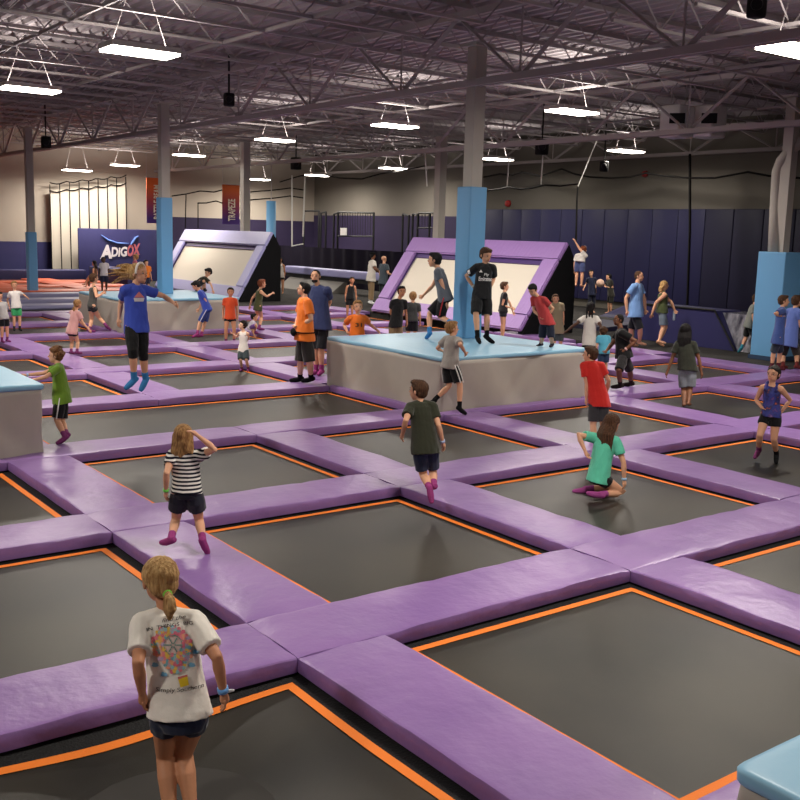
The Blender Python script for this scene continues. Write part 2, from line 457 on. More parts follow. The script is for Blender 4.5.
    hf = vec(ps if hphi is None else hphi); hr_ = rv(ps if hphi is None else hphi)
    if hpitch: 
        a = R(hpitch); hf, hz = hf*math.cos(a)-Z*math.sin(a), Z*math.cos(a)+hf*math.sin(a)
    else: hz = Z.copy()
    up_t = spine
    fr = Rs.cross(spine); fr = -fr if fr.dot(Fs) < 0 else fr; fr.normalize()
    fh = Rh.cross(spine); fh = -fh if fh.dot(F) < 0 else fh; fh.normalize()
    wide = 1.12 if adult else 1.0
    TL = (NK-P0)
    def torso(g, secs, off=0.0, n=18):
        rings = []
        for (t, rx, ry) in secs:
            tt = max(0, min(1, t)); ax = lerp(Rh, Rs, tt).normalized(); ay = lerp(fh, fr, tt).normalized()
            rings.append(g.ring(P0+TL*t, ax, ay, rx*h*wide+off, ry*h*wide+off, n))
        g.loft(rings)
    # ---- body, one surface
    g = G()
    torso(g, ((-.16, .05, .045), (-.08, .078, .06), (.05, .084, .064), (.3, .070, .052), (.5, .070, .052), (.72, .080, .058), (.88, .074, .048), (.97, .045, .034)))
    g.tube([NK-spine*h*.02, lerp(NK, HD, .55)], [h*.034, h*.029], 10)
    for s_, k in ((-1, 'l'), (1, 'r')):
        g.tube([NK-spine*h*.015, sh[k]], [h*.032, h*.034], 10)
        el2 = E[k]; g.tube([sh[k], lerp(sh[k], el2, .4), el2, lerp(el2, Wt[k], .3), Wt[k]], [h*.033*wide, h*.029*wide, h*.022*wide, h*.0235*wide, h*.0145*wide], 10)
        g.tube([hj[k]+spine*h*.01, lerp(hj[k], K[k], .35), K[k], lerp(K[k], A[k], .3), A[k]], [h*.054, h*.049, h*.033, h*.035, h*.0195], 12)
        fd = (T[k]-A[k]).normalized(); heel = A[k]-fd*(h*.022)-Z*(h*.012)
        g.tube([heel, lerp(A[k], T[k], .5)-Z*(h*.008), T[k]], [h*.021, h*.022, h*.016], 10)
        hdv = (Wt[k]-el2).normalized(); hand = Wt[k]+hdv*(h*.035)
        g.tube([Wt[k], hand], [h*.0145, h*.019], 8)
    g.ell(HD+hz*hh*.10-hf*hh*.05, hr_, hf, hz, hh*.365, hh*.45, hh*.40)
    g.ell(HD-hz*hh*.18+hf*hh*.10, hr_, hf, hz, hh*.27, hh*.31, hh*.31)
    g.tube([HD-hz*hh*.40+hf*hh*.24, HD-hz*hh*.36+hf*hh*.30], [hh*.10, hh*.08], 8)
    v, f = remesh(g, vox, 3)
    B = G(); B.add(v, f, 0)
    ff = HD+hf*hh*.37
    if pxm > 30:
        B.tube([ff+hz*hh*.05, ff-hz*hh*.10+hf*hh*.09, ff-hz*hh*.12+hf*hh*.02], [hh*.03, hh*.055, hh*.05], 8)
        for s_ in (-1, 1):
            e = HD+hr_*(s_*hh*.15)+hf*hh*.318+hz*hh*.03
            B.ell(e, hr_, hf, hz, hh*.058, hh*.042, hh*.030, 10, 7, 1)
            B.ell(e+hf*hh*.035, hr_, hf, hz, hh*.034, hh*.025, hh*.036, 8, 6, 2)
            B.tube([e+hz*hh*.085-hr_*hh*.07+hf*hh*.03, e+hz*hh*.10+hf*hh*.05, e+hz*hh*.08+hr_*hh*.07+hf*hh*.03], [hh*.014]*3, 5, mi=4)
            ear = HD+hr_*(s_*hh*.355)-hz*hh*.04-hf*hh*.04
            B.ell(ear, hr_, hf, hz, hh*.045, hh*.075, hh*.12, 8, 6, 0)
        B.tube([HD+hf*hh*.385-hz*hh*.25-hr_*hh*.085, HD+hf*hh*.415-hz*hh*.25, HD+hf*hh*.385-hz*hh*.25+hr_*hh*.085], [hh*.016, hh*.03, hh*.016], 6, mi=3)
    # fingers: rooted inside the palm
    for s_, k in ((-1, 'l'), (1, 'r')):
        hdv = (Wt[k]-E[k]).normalized(); side = (Rs*s_); pn = hdv.cross(Fs)
        across = Fs-hdv*Fs.dot(hdv)
        across = across.normalized() if across.length > .2 else side
        curl = -(side-hdv*side.dot(hdv)); curl = curl.normalized() if curl.length > .1 else hdv.orthogonal()
        pc = Wt[k]+hdv*(h*.042); fr_ = max(h*.0052, .0062)
        for q, (o_, ln) in enumerate(((-.017, .030), (-.006, .038), (.005, .041), (.016, .037))):
            a0 = pc+across*(o_*h); a1 = a0+(hdv*.95+curl*.25).normalized()*(ln*h*.55); a2 = a1+(hdv*.7+curl*.7).normalized()*(ln*h*.5)
            B.tube([a0-hdv*h*.012, a0, a1, a2], [fr_, fr_, fr_*.95, fr_*.8], 6)
        a0 = Wt[k]+hdv*(h*.018)+across*(h*.012); a1 = a0+(hdv*.6+across*.75).normalized()*(h*.024); a2 = a1+(hdv*.9+across*.2+curl*.3).normalized()*(h*.018)
        B.tube([a0, a1, a2], [fr_*1.3, fr_*1.1, fr_*.9], 6)
    B.obj('body', None, root, True, [skin(sk), EYEW, EYEB, LIPS, hairm(hair[0])])
    # ---- hair
    if hair[1] != 'bald':
        g = G(); st = hair[1]; c = HD+hz*hh*.13-hf*hh*.085; k_ = 1.0 if st != 'buzz' else .955
        g.ell(c, hr_, hf, hz, hh*.405*k_, hh*.455*k_, hh*.415*k_, 16, 10)
        g.ell(HD-hf*hh*.20-hz*hh*.08, hr_, hf, hz, hh*.35*k_, hh*.29*k_, hh*.30*k_, 14, 8)
        if st in ('short', 'curly'):
            g.ell(HD+hz*hh*.40+hf*hh*.16, hr_, hf, hz, hh*.29, hh*.24, hh*.13)
            if st == 'curly':
                for q in range(44):
                    a = random.uniform(0, 6.28); b_ = random.uniform(-.3, 1.45)
                    d = hr_*(math.cos(a)*math.cos(b_))+hf*(math.sin(a)*math.cos(b_))+hz*math.sin(b_)
                    if d.dot(hf) > .45 and d.dot(hz) < .6: continue
                    g.ell(c+d*hh*.43, hr_, hf, hz, hh*.135, hh*.135, hh*.135, 8, 6)
        if st == 'long':
            Ln = .95 if len(hair) < 3 else hair[2]
            for q in range(9):
                o_ = (q-4)/4
                a0 = HD+hr_*(o_*hh*.33)-hf*(hh*(.34-.16*abs(o_)))+hz*hh*.05
                a1 = a0-hz*hh*.5*Ln-hf*hh*.20+hr_*o_*hh*.06; a2 = a1-Z*hh*.6*Ln-hf*hh*.05+hr_*o_*hh*.02+rgt_d*noise.noise(Vector((q, 3, cx)))*hh*.12
                g.tube([a0, a1, a2], [hh*.12, hh*.115, hh*.045], 8)
        if st in ('ponytail', 'bun'):
            a0 = HD-hf*hh*.50-hz*(hh*.02 if st == 'ponytail' else -hh*.3)
            if st == 'bun': g.ell(HD-hf*hh*.40+hz*hh*.42+hr_*hh*.1, hr_, hf, hz, hh*.17, hh*.17, hh*.15)
            else:
                a0 = HD-hf*hh*.42-hz*hh*.26
                g.tube([a0, a0-hf*hh*.12-Z*hh*.10, a0-hf*hh*.16-Z*hh*.34, a0-hf*hh*.13-Z*hh*.55], [hh*.075, hh*.13, hh*.15, hh*.05], 10)
        if st == 'braids':
            for s_ in (-.5, 0, .5):
                a0 = HD-hf*hh*.42+hr_*s_*hh*.5
                g.tube([a0, a0-Z*hh*.5-hf*hh*.1, a0-Z*hh*1.35-hf*hh*.08], [hh*.11, hh*.08, hh*.05], 8)
        if st == 'flying':
            for q in range(16):
                a0 = HD-hf*hh*.3+hz*hh*random.uniform(-.3, .3)+hr_*hh*random.uniform(-.2, .2)
                dx = -rgt_d*random.uniform(.7, 1.35)+Z*random.uniform(-.5, .35)
                g.tube([a0, a0+dx*hh*.45+Z*hh*.1, a0+dx*hh*1.0+Z*hh*random.uniform(-.1, .15)], [hh*.12, hh*.055, hh*.02], 6)
        v, f = remesh(g, min(vox, .011) if pxm > 35 else vox, 1, hh*.022, 60 if pxm > 35 else 30, cx)
        # comb the face opening: push hair that would cover the face back behind the hairline
        vv = []
        for p in v:
            q = Vector(p)-HD; yf = q.dot(hf); zf = q.dot(hz); xf = q.dot(hr_)
            lim = hh*(.10+max(0, (zf/hh-.16))*1.9) if zf > -hh*.1 else hh*.02
            if st in ('long', 'braids') and zf < hh*.1: lim = hh*.0
            if yf > lim and zf < hh*.36 and st != 'x' and q.length < hh*.75: q = q-hf*(yf-lim)*.96
            vv.append(tuple(HD+q))
        mesh_obj('hair', vv, f, hairm(hair[0]), root, True)
    # ---- shirt
    shirt_o = None
    if shirt:
        c, kind = shirt[0], shirt[1]; o_ = shirt[2] if len(shirt) > 2 else {}
        mat = cloth(c) if not o_.get('mat') else o_['mat']
        g = G(); hem = o_.get('hem', -.20); L_ = o_.get('loose', 1.0)
        if kind == 'tee':
            torso(g, ((hem, .108*L_, .090*L_), (hem*.4, .107*L_, .088*L_), (.12, .101*L_, .080*L_), (.4, .091*L_, .069*L_), (.7, .093, .070), (.88, .084, .058), (.985, .052, .044)), .004)
            for s_, k in ((-1, 'l'), (1, 'r')):
                g.tube([NK-spine*h*.014, sh[k]+spine*h*.002], [h*.036, h*.043], 12)
                fr2 = o_.get('sleeve', .62)
                g.tube([sh[k], lerp(sh[k], E[k], fr2*.5), lerp(sh[k], E[k], fr2)], [h*.046*wide, h*.044*wide, h*.045*wide], 12, False, True)
        else:
            torso(g, ((hem, .103*L_, .082*L_), (.1, .097*L_, .075*L_), (.4, .080, .061), (.7, .088, .066), (.86, .070, .055), (.93, .055, .045)), .003)
            for s_, k in ((-1, 'l'), (1, 'r')):
                a0 = NK+Rs*(s_*h*.045); g.tube([P0+TL*.8+Rs*(s_*h*.05)+fr*h*.05, a0+spine*h*.012, P0+TL*.8+Rs*(s_*h*.05)-fr*h*.045], [h*.021]*3, 8)
        v, f = remesh(g, vox, 2, o_.get('wr', .013 if pxm > 50 else .012), 9, cx)
        shirt_o = mesh_obj({'tee': 't_shirt', 'tank': 'tank_top'}[kind], v, f, mat, root, True)
        shirt_data = (v, f)
    # ---- shorts / trousers
    if short:
        c = short[0]; ln = short[1]; o_ = short[2] if len(short) > 2 else {}
        g = G(); flare = o_.get('flare', 1.0)
        torso(g, ((-.17, .070, .062), (-.08, .090, .072), (.06, .088, .069), (.2, .080, .060)), .004)
        for s_, k in ((-1, 'l'), (1, 'r')):
            a = hj[k]; 
            if ln <= 1: g.tube([a+spine*h*.01, lerp(a, K[k], ln*.5), lerp(a, K[k], ln)], [h*.052, h*.060*flare, h*.058*flare*(1 if ln < .8 else .95)], 12, False, True)
            else: g.tube([a+spine*h*.01, lerp(a, K[k], .5), K[k], lerp(K[k], A[k], ln-1)], [h*.052, h*.054, h*.043*flare, h*.040*flare], 12, False, True)
        v, f = remesh(g, vox, 2, .007, 12, cx+5)
        so = mesh_obj('shorts' if ln <= 1.1 else 'leggings', v, f, cloth(c), root, True)
        if o_.get('stripe'):
            for s_, k in ((-1, 'l'), (1, 'r')):
                for of in o_.get('offs', (0,)):
                    a = hj[k]; e = lerp(a, K[k], ln*.97); g = G(); d = (Rh*s_+F*of).normalized()
                    g.tube([a+d*h*.060, lerp(a, e, .5)+d*h*.063*flare, e+d*h*.058*flare], [h*.007]*3, 6)
                    g.obj('side_stripe', cloth(o_['stripe']), so, True)
    if sock:
        cs = sock if isinstance(sock, list) else [sock, sock]
        for (k, c) in zip('lr', cs):
            if c is None: continue
            foot_c = c[1] if isinstance(c[0], tuple) else c; leg_c = c[0] if isinstance(c[0], tuple) else c
            g = G(); fd = (T[k]-A[k]).normalized(); heel = A[k]-fd*(h*.022)-Z*(h*.012)
            g.tube([lerp(A[k], K[k], .30), lerp(A[k], K[k], .12), A[k]], [h*.0285, h*.0265, h*.0255], 10, True, False)
            g.tube([heel, lerp(A[k], T[k], .5)-Z*(h*.008), T[k]], [h*.0265, h*.027, h*.021], 10)
            v, f = remesh(g, vox*.85, 2); B2 = mesh_obj('sock', v, f, M('sock_%d_%d_%d' % leg_c, leg_c, .9, .1, .4, 60, foot_c if foot_c != leg_c else None, 8), root, True)
    J = dict(P0=P0, NK=NK, HD=HD, sh=sh, hj=hj, E=E, W=Wt, K=K, A=A, T=T, hh=hh, h=h, hf=hf, hr=hr_, hz=hz, F=F, Fs=Fs, Rs=Rs, Rh=Rh, spine=spine, root=root, D=D, TL=TL, fr=fr)
    if shirt: J['shirt'] = shirt_data; J['shirt_o'] = shirt_o
    if extras: extras(J)
    return J

def band(J, k, c, name='wristband', t=.88):
    a = lerp(J['E'][k], J['W'][k], t); b = lerp(J['E'][k], J['W'][k], t+.13); g = G()
    g.tube([a, b], [J['h']*.0205]*2, 12, True, True); o = g.obj(name, cloth(c), J['root'], True); return o
def print_on(J, name, polys, mat, sub=False, lift=.0085):
    """lay flat artwork given in photo pixels on the shirt's own surface"""
    tr_ = BVHTree.FromPolygons([Vector(v) for v in J['shirt'][0]], J['shirt'][1])
    vs = []; fs = []
    for pts, faces in polys:
        if len(faces) == 1 and len(pts) in (3, 4):
            q = [Vector(t) for t in (pts if len(pts) == 4 else list(pts)+[pts[-1]])]; n = 5; pts = []; faces = []
            for b_ in range(n+1):
                for a_ in range(n+1):
                    u, v = a_/n, b_/n; pts.append(tuple((q[0]*(1-u)+q[1]*u)*(1-v)+(q[3]*(1-u)+q[2]*u)*v))
            for b_ in range(n):
                for a_ in range(n): k = b_*(n+1)+a_; faces.append((k, k+1, k+n+2, k+n+1))
        b = len(vs); hit = []
        for (x, y) in pts:
            d = ray(x, y).normalized(); loc, nrm, i_, ds = tr_.ray_cast(CAM, d)
            hit.append(loc is not None); vs.append(tuple(loc-d*lift) if loc is not None else (0, 0, 0))
        fs += [tuple(i+b for i in f) for f in faces if all(hit[i] for i in f)]
    us = sorted(set(i for f in fs for i in f)); mp = {k: n for n, k in enumerate(us)}
    vs = [vs[k] for k in us]; fs = [tuple(mp[i] for i in f) for f in fs]
    if vs: return mesh_obj(name, vs, fs, mat, J['shirt_o'] if sub else J['root'])
def disc(cx, cy, rx, ry, n=12, rot=0): 
    p = [(cx, cy)]
    for k in range(n):
        a = 2*math.pi*k/n; x = math.cos(a)*rx; y = math.sin(a)*ry
        p.append((cx+x*math.cos(rot)-y*math.sin(rot), cy+x*math.sin(rot)+y*math.cos(rot)))
    return p, [(0, k+1, (k+1) % n+1) for k in range(n)]
def px_text(txt, x0, y0, x1, y1, hgt, shear=0, bold=.005, arc=0):
    """lettering from (x0,y0) to (x1,y1) along the baseline, hgt pixels tall"""
    vs, fs = text_mesh(txt, shear, bold); L_ = math.hypot(x1-x0, y1-y0); ux, uy = (x1-x0)/L_, (y1-y0)/L_
    out = []
    for (u, v) in vs:
        a = arc*(1-(2*u-1)**2)
        out.append((x0+ux*u*L_+uy*v*hgt, y0+uy*u*L_-ux*v*hgt-a))
    return out, fs

# ================================================================ PEOPLE IN THE HALL
PINK = (150, 62, 120); PURS = (120, 56, 104)
def boy_extras(*a): pass

# -- foreground: girl in the white balloon tee, seen from behind
def x_balloon(J):
    g = G(); HD, hf, hz, hh = J['HD'], J['hf'], J['hz'], J['hh']
    a = HD-hf*hh*.44-hz*hh*.27
    g.tube([a+hf*hh*.03, a-hf*hh*.03], [hh*.10, hh*.10], 12, True, True); g.obj('hair_tie', cloth((120, 200, 70)), J['root'], True)
    o = band(J, 'r', (110, 165, 225)); 
    W_ = J['W']['r']; g = G(); g.tube([W_+J['Rs']*.01, W_+J['Rs']*.05+Vector((0, 0, .004))], [.012, .007], 8); g.obj('wristband_tab', cloth((235, 235, 235)), o, True)
    cols = [(226, 130, 140), (120, 170, 180), (230, 190, 90), (235, 160, 130), (150, 195, 200), (214, 110, 130), (180, 160, 190)]
    rnd = random.Random(3); polys = {}
    cx, cy_ = 172.5, 647
    def inside(x, y):
        dx = x-cx-(y-cy_)*.12; dy = y-cy_
        if dy < 6: return (dx/19.5)**2+(dy/21)**2 < 1
        return abs(dx) < 19.0*(1-(dy-6)/24.0)*.98+1 and dy < 26
    base = []
    for k in range(14): pass
    pts = [(cx+19.5*math.cos(a)-(0), cy_+21*math.sin(a)) for a in [math.pi*2*k/40 for k in range(40)]]
    for yy in range(int(cy_-21), int(cy_+28), 3):
        for xx in range(int(cx-24), int(cx+26), 3):
            x = xx+rnd.uniform(-1, 1); y = yy+rnd.uniform(-1, 1)
            if inside(x, y) and ((x-cx-.5)/9.5)**2+((y-cy_+2)/10)**2 > 1:
                c = rnd.choice(cols); polys.setdefault(c, []).append(disc(x, y, rnd.uniform(2.0, 2.9), rnd.uniform(1.7, 2.4), 7, rnd.uniform(0, 3)))
    gp = [([(x, y), (x+2, y), (x+2, y+2), (x, y+2)], [(0, 1, 2, 3), ]) for x in range(148, 200, 2) for y in range(624, 678, 2) if inside(x+1, y+1)]
    gp = [(q+[q[0]], f_) for q, f_ in gp]
    print_on(J, 'balloon_ground', gp, M('print_blush', (226, 200, 192), .8, .1), True, .0045)
    for c, p in polys.items(): print_on(J, 'balloon_print', p, M('print_%d_%d_%d' % c, c, .8, .1), True)
    green = []
    for k in range(18):
        a = k*math.pi/9; green.append(disc(cx+.5+9*math.cos(a), cy_-2+9.6*math.sin(a), 1.6, .5, 6, a+1.57))
        if k % 3 == 0:
            for r_ in (2.5, 5, 7): green.append(disc(cx+.5+r_*math.cos(a), cy_-2+r_*math.sin(a), 1.5, .7, 6, a))
    print_on(J, 'monogram_print', green, M('print_green', (110, 150, 140), .8, .1), True)
    print_on(J, 'basket_print', [([(178, 679), (187.5, 676.5), (189, 685), (180.5, 687.5)], [(0, 1, 2, 3)])], M('print_yellow', (222, 190, 50), .8, .1), True)
    print_on(J, 'basket_rim_print', [([(177.8, 677), (187.4, 674.5), (187.8, 677), (178.2, 679.5)], [(0, 1, 2, 3)])], M('print_red', (200, 110, 100), .8, .1), True)
    cl = []
    for (x, y) in ((155, 665.5), (164, 675), (196, 652.5), (192, 665.5)):
        cl += [disc(x, y, 3.6, 1.6, 9), disc(x-1, y-1.6, 1.8, 1.6, 8), disc(x+1.4, y-1.2, 1.5, 1.3, 8)]
    print_on(J, 'cloud_print', cl, M('print_sky', (120, 178, 210), .8, .1), True)
    dk = M('print_ink', (60, 54, 54), .8, .1)
    print_on(J, 'upper_lettering', [px_text('IN  THINGS  BIG', 147, 631.5, 193, 624.5, 3.6, 0, .012, 1.0), px_text('find the', 162, 622.5, 186, 618, 3.8, .4, .0)], dk, True)
    print_on(J, 'lower_lettering', [px_text('Simply Southern', 156, 692.5, 204, 688, 5.6, .15, .006, -3)], dk, True)
person('girl in white hot-air-balloon t-shirt and navy shorts, back turned, on nearest trampoline', (178, 832), (159, 556), 1.42, 2, 't', ('blond', 'ponytail'),
       ((232, 226, 216), 'tee', {'hem': -.02, 'loose': 1.08, 'sleeve': .72, 'wr': .009}), ((30, 36, 58), .30), [None, PURS], z=-.34, hd=(160, 586), nk=(167, 617), hip=(180, 716),
       el=(139, 668), wl=(143, 697), er=(216, 662), wr=(222, 695), kl=(165, 757), kr=(184, 755), al=(172, 830), ar=(192, 822), hphi=-20, hpitch=12, fine=2, extras=x_balloon, land='balloon-tee girl', adult=False)

def x_stripe(J): band(J, 'l', (110, 215, 80))
person('blonde girl in black and white striped top and dark shorts walking with hand to face', (190, 552), (184, 417), 1.24, 8, 'f', ('sandy', 'long', 1.5),
       ((228, 224, 220), 'tee', {'hem': -.04, 'mat': M('striped_jersey', (226, 222, 216), .85, .1, kind='stripe'), 'sleeve': .5}), ((36, 38, 50), .62, {'flare': 1.15}), PINK, hd=(183.5, 436), nk=(185, 450), hip=(187, 492),
       el=(166.5, 474), wl=(166, 491), er=(215, 449), wr=(198, 436), kl=(176, 519), kr=(199, 520), al=(171, 539), ar=(203, 541), tl=(161, 543), tr=(208, 553), fine=2, extras=x_stripe, land='striped-top girl')

def x_tee3(J): band(J, 'r', (170, 190, 225))
person('boy in dark olive t-shirt and navy shorts walking away on one leg', (432, 504), (417, 378), 1.36, -22, 'f', ('brown', 'short'),
       ((48, 50, 38), 'tee', {'loose': 1.08, 'hem': -.16, 'sleeve': .6}), ((38, 46, 72), .82), PINK, hd=(418, 388.5), nk=(420.5, 400), hip=(425, 446), el=(405, 420), wl=(402, 433), er=(439, 425), wr=(443, 441),
       kl=(423, 474), kr=(433, 472), al=(430, 489), ar=(434, 485), tl=(432, 505), tr=(430, 487), hphi=-60, fine=2, extras=x_tee3, land='dark-tee boy')

def x_teal(J): band(J, 'r', (150, 190, 225))
person('girl in mint green t-shirt and black shorts kneeling on a trampoline', (600, 497), (611, 415), 1.36, 60, 'f', ('brown', 'long', 1.35),
       ((92, 190, 160), 'tee', {'hem': -.12, 'loose': 1.06}), ((24, 22, 24), .32), (150, 70, 130), z=-.12, phis=22, hd=(612, 424), nk=(606, 435), hip=(598.5, 477), el=(578, 435), wl=(585, 451), er=(623.5, 463), wr=(624, 480),
       kl=(616, 487), kr=(623, 493), al=(585, 489), ar=(600, 494), tl=(568, 493), tr=(583, 493), hphi=35, hpitch=15, fine=2, pose='kneel', extras=x_teal, land='kneeling mint-tee girl')

person('boy in red t-shirt and dark grey shorts standing with back turned', (598, 449), (590, 346), 1.36, -15, 'f', ('brown', 'short'),
       ((206, 48, 42), 'tee', {'hem': -.17, 'loose': 1.05}), ((58, 58, 60), .85), PINK, z=-.12, hd=(590, 353.5), nk=(591.5, 361), hip=(599, 400), el=(587, 386), wl=(586, 400), er=(609, 380), wr=(607, 391), kl=(593, 425), kr=(603, 425), al=(594, 444), ar=(603, 445), hphi=-75, fine=1, land='red-shirt boy')

def x_purp(J):
    pass
person('girl in purple galaxy-print tank top and black shorts on the right-hand trampoline', (768, 462), (773, 366), 1.3, 192, 'f', ('dark', 'bun'),
       ((50, 60, 140), 'tank', {'mat': M('galaxy_knit', (50, 60, 140), .6, .3, kind='galaxy'), 'hem': -.06}), ((20, 20, 22), .45), [((24, 24, 26), (24, 24, 26)), ((70, 34, 60), (176, 84, 150))], z=-.12, hd=(773.5, 375.5), nk=(772, 385.5), hip=(771, 416),
       er=(756.5, 401), wr=(761, 407), el=(790, 401), wl=(781, 413), kr=(760, 436), kl=(774, 440), ar=(759, 450), al=(776.5, 454), tr=(755, 458), tl=(776, 463), hphi=205, fine=2, land='purple-tank girl')

def x_jump(J):
    HD, hf, hz, hr_, hh = J['HD'], J['hf'], J['hz'], J['hr'], J['hh']
    g = G(); pts = []
    for k in range(17):
        a = math.pi*(k/16); pts.append(HD+hr_*(math.cos(a)*hh*.41)+hz*(math.sin(a)*hh*.50+hh*.04)+hf*(hh*.10))
    g.tube(pts, [hh*.06]*17, 8); g.obj('headband', cloth((228, 222, 214)), J['root'], True)
    print_on(J, 'chest_print', [([(134, 297.5), (139, 291.5), (144.5, 297.5)], [(0, 1, 2)])], M('print_rose', (196, 120, 120), .8, .1), True)
    print_on(J, 'chest_print', [([(133.5, 298), (144.5, 298), (143.5, 301.5), (134.5, 301.5)], [(0, 1, 2, 3)])], M('print_pale', (205, 205, 210), .8, .1), True)
person('girl in royal blue t-shirt and black capri leggings jumping, blonde hair flying, white headband', (137, 393), (141, 263), 1.5, 150, 'f', ('blond', 'flying'),
       ((58, 78, 176), 'tee', {'hem': -.15, 'loose': 1.02, 'sleeve': .6}), ((20, 20, 22), 1.2), (62, 128, 184), dep=12.6, hd=(139, 273.5), nk=(135, 285), hip=(136.5, 327), er=(121, 302), wr=(119, 318), el=(163.5, 296), wl=(174, 303),
       kr=(133, 352), kl=(143, 354), ar=(134, 379), al=(145.5, 379), tr=(125, 389), tl=(140, 392), hphi=125, fine=2, extras=x_jump, land='jumping blue-tee girl')

def x_green(J): band(J, 'r', (170, 190, 225))
person('curly-haired boy in green t-shirt leaning his hands on the left grey block', (61, 445), (54, 343), 1.22, -80, 'f', ('ginger', 'curly'),
       ((104, 138, 44), 'tee', {'hem': -.2, 'loose': 1.1}), ((20, 20, 22), .9, {'stripe': (220, 218, 214), 'flare': 1.1}), PURS, hd=(55.5, 354), nk=(58, 363), hip=(61.5, 396), el=(45, 376), wl=(35, 378.5), er=(39, 373.5), wr=(25, 374),
       kl=(57, 420), kr=(62, 421), al=(65, 437), ar=(67, 435), tl=(56, 444), tr=(60, 443), fine=2, extras=x_green, land='green-tee boy')

person('boy in light grey t-shirt and black striped shorts striding beside the central block', (461, 416), (452, 320), 1.40, 45, 'f', ('sandy', 'short'),
       ((158, 152, 146), 'tee', {'hem': -.16, 'loose': 1.04}), ((22, 22, 24), .85, {'stripe': (225, 222, 218), 'offs': (-.5, .15), 'flare': 1.1}), ((24, 24, 26), (60, 58, 58)), hd=(452, 328), nk=(452.5, 336), hip=(450, 364), el=(437, 348), wl=(443, 351), er=(461, 345), wr=(465, 352),
       kl=(449, 386), kr=(460, 385), al=(434, 400), ar=(459.5, 408), tl=(428, 404), tr=(466, 414), hphi=65, fine=1, land='grey-tee running boy')

def x_orange(J):
    a = J['P0']+J['TL']*.10; h = J['h']; g = G(); pts = []
    for k in range(21):
        t = 2*math.pi*k/20; pts.append(a+J['Rh']*(math.cos(t)*h*.128)+J['F']*(math.sin(t)*h*.108))
    g.tube(pts, [.012]*21, 6); o = g.obj('waist_belt', BLKF, J['root'], True)
    g = G(); c = a+J['F']*h*.122-J['Rh']*h*.02; g.ell(c, J['Rh'], J['F'], Vector((0, 0, 1)), .12, .045, .075); g.obj('waist_pouch', BLKF, o, True)
person('man in orange t-shirt with black waist pouch and dark shorts, hands at waist', (303, 384), (305, 283), 1.8, -105, 'p', ('black', 'short'),
       ((232, 120, 44), 'tee', {'hem': -.13, 'loose': 1.05, 'sleeve': .7}), ((44, 40, 40), 1.0, {'flare': 1.12}), ((24, 24, 26), PINK), hd=(303.5, 290), nk=(305, 299), hip=(304.5, 336), el=(311, 320), wl=(300, 326), er=(299, 317), wr=(296, 325),
       kl=(309.5, 362), kr=(300.5, 362), al=(311, 378), ar=(300, 378), hphi=-85, hpitch=-12, adult=True, fine=1, extras=x_orange, land='orange-tee man')

def x_beard(J):
    g = G(); HD, hf, hz, hr_, hh = J['HD'], J['hf'], J['hz'], J['hr'], J['hh']
    g.ell(HD-hz*hh*.34+hf*hh*.20, hr_, hf, hz, hh*.25, hh*.24, hh*.17); g.obj('beard', hairm('dark'), J['root'], True)
person('bearded man in navy t-shirt standing behind the man in orange', (319, 368), (316, 274), 1.84, -150, 'f', ('dark', 'buzz'),
       ((46, 54, 92), 'tee', {'hem': -.14, 'loose': 1.06}), ((30, 30, 36), 1.0), PINK, hd=(315.5, 281.5), nk=(318, 291), hip=(320, 327), el=(329, 306), wl=(322.5, 318), kl=(321, 350), kr=(316, 350), hphi=-165, adult=True, fine=1, extras=x_beard, land='navy-tee man')

person('toddler in white sleeveless top and dark shorts looking up', (245, 373), (243, 319), 1.05, -160, 'p', ('dark', 'curly'),
       ((222, 214, 208), 'tank', {'hem': -.14, 'loose': 1.08}), ((52, 62, 66), .95, {'flare': 1.1}), PURS, z=-.12, hd=(242.5, 325), nk=(243.5, 331), hip=(243.5, 350), er=(237, 337), wr=(232, 333), el=(248.5, 339), wl=(242, 344),
       kr=(240.5, 360), kl=(246.5, 360), ar=(242, 369), al=(248.5, 369), hphi=-115, hpitch=-15, land='white-top toddler')

person('small blonde girl in pink t-shirt and black shorts on a purple pad', (75, 357), (78, 296), 1.2, 50, 'f', ('sandy', 'ponytail'),
       ((214, 160, 156), 'tee', {'hem': -.2, 'loose': 1.05}), ((22, 22, 24), .4), PURS, hd=(78, 303), nk=(76, 310), hip=(72, 330), er=(83, 322), wr=(89, 329), el=(79, 321), wl=(86, 326), kl=(72, 342), kr=(78, 342), al=(71, 352), ar=(77, 352), land='pink-tee girl')

person('girl in dark grey tank top and shorts walking right past the far left block', (96, 334), (94, 270), 1.55, 75, 'f', ('brown', 'ponytail'),
       ((70, 68, 66), 'tank', {'hem': -.04}), ((44, 46, 50), .35), PURS, hd=(94, 277.5), nk=(94, 286), hip=(92, 306), er=(96.5, 297), wr=(103, 293), el=(99, 296), wl=(104, 291), kr=(99, 317), kl=(91.5, 320), ar=(107, 326), al=(89.5, 330), tr=(111, 330), hphi=60, land='grey-tank girl')

person('boy in white printed t-shirt and bright green shorts at the far left', (17, 326), (14, 282), 1.2, 170, 'f', ('sandy', 'short'),
       ((206, 200, 196), 'tee', {'hem': -.1}), ((52, 150, 92), .8), (40, 40, 44), hd=(14.5, 287), nk=(15, 293), hip=(16.5, 308), er=(8, 301), wr=(10, 309), el=(23, 296), wl=(27, 299), land='green-shorts boy')
person('child in grey top and black shorts cut off by the left edge', (7, 337), (0, 293), 1.15, 150, 'f', ('dark', 'short'),
       ((150, 146, 146), 'tee'), ((26, 26, 30), .8), PURS, hd=(0, 298), nk=(1, 304), hip=(4, 318), land='left-edge child')

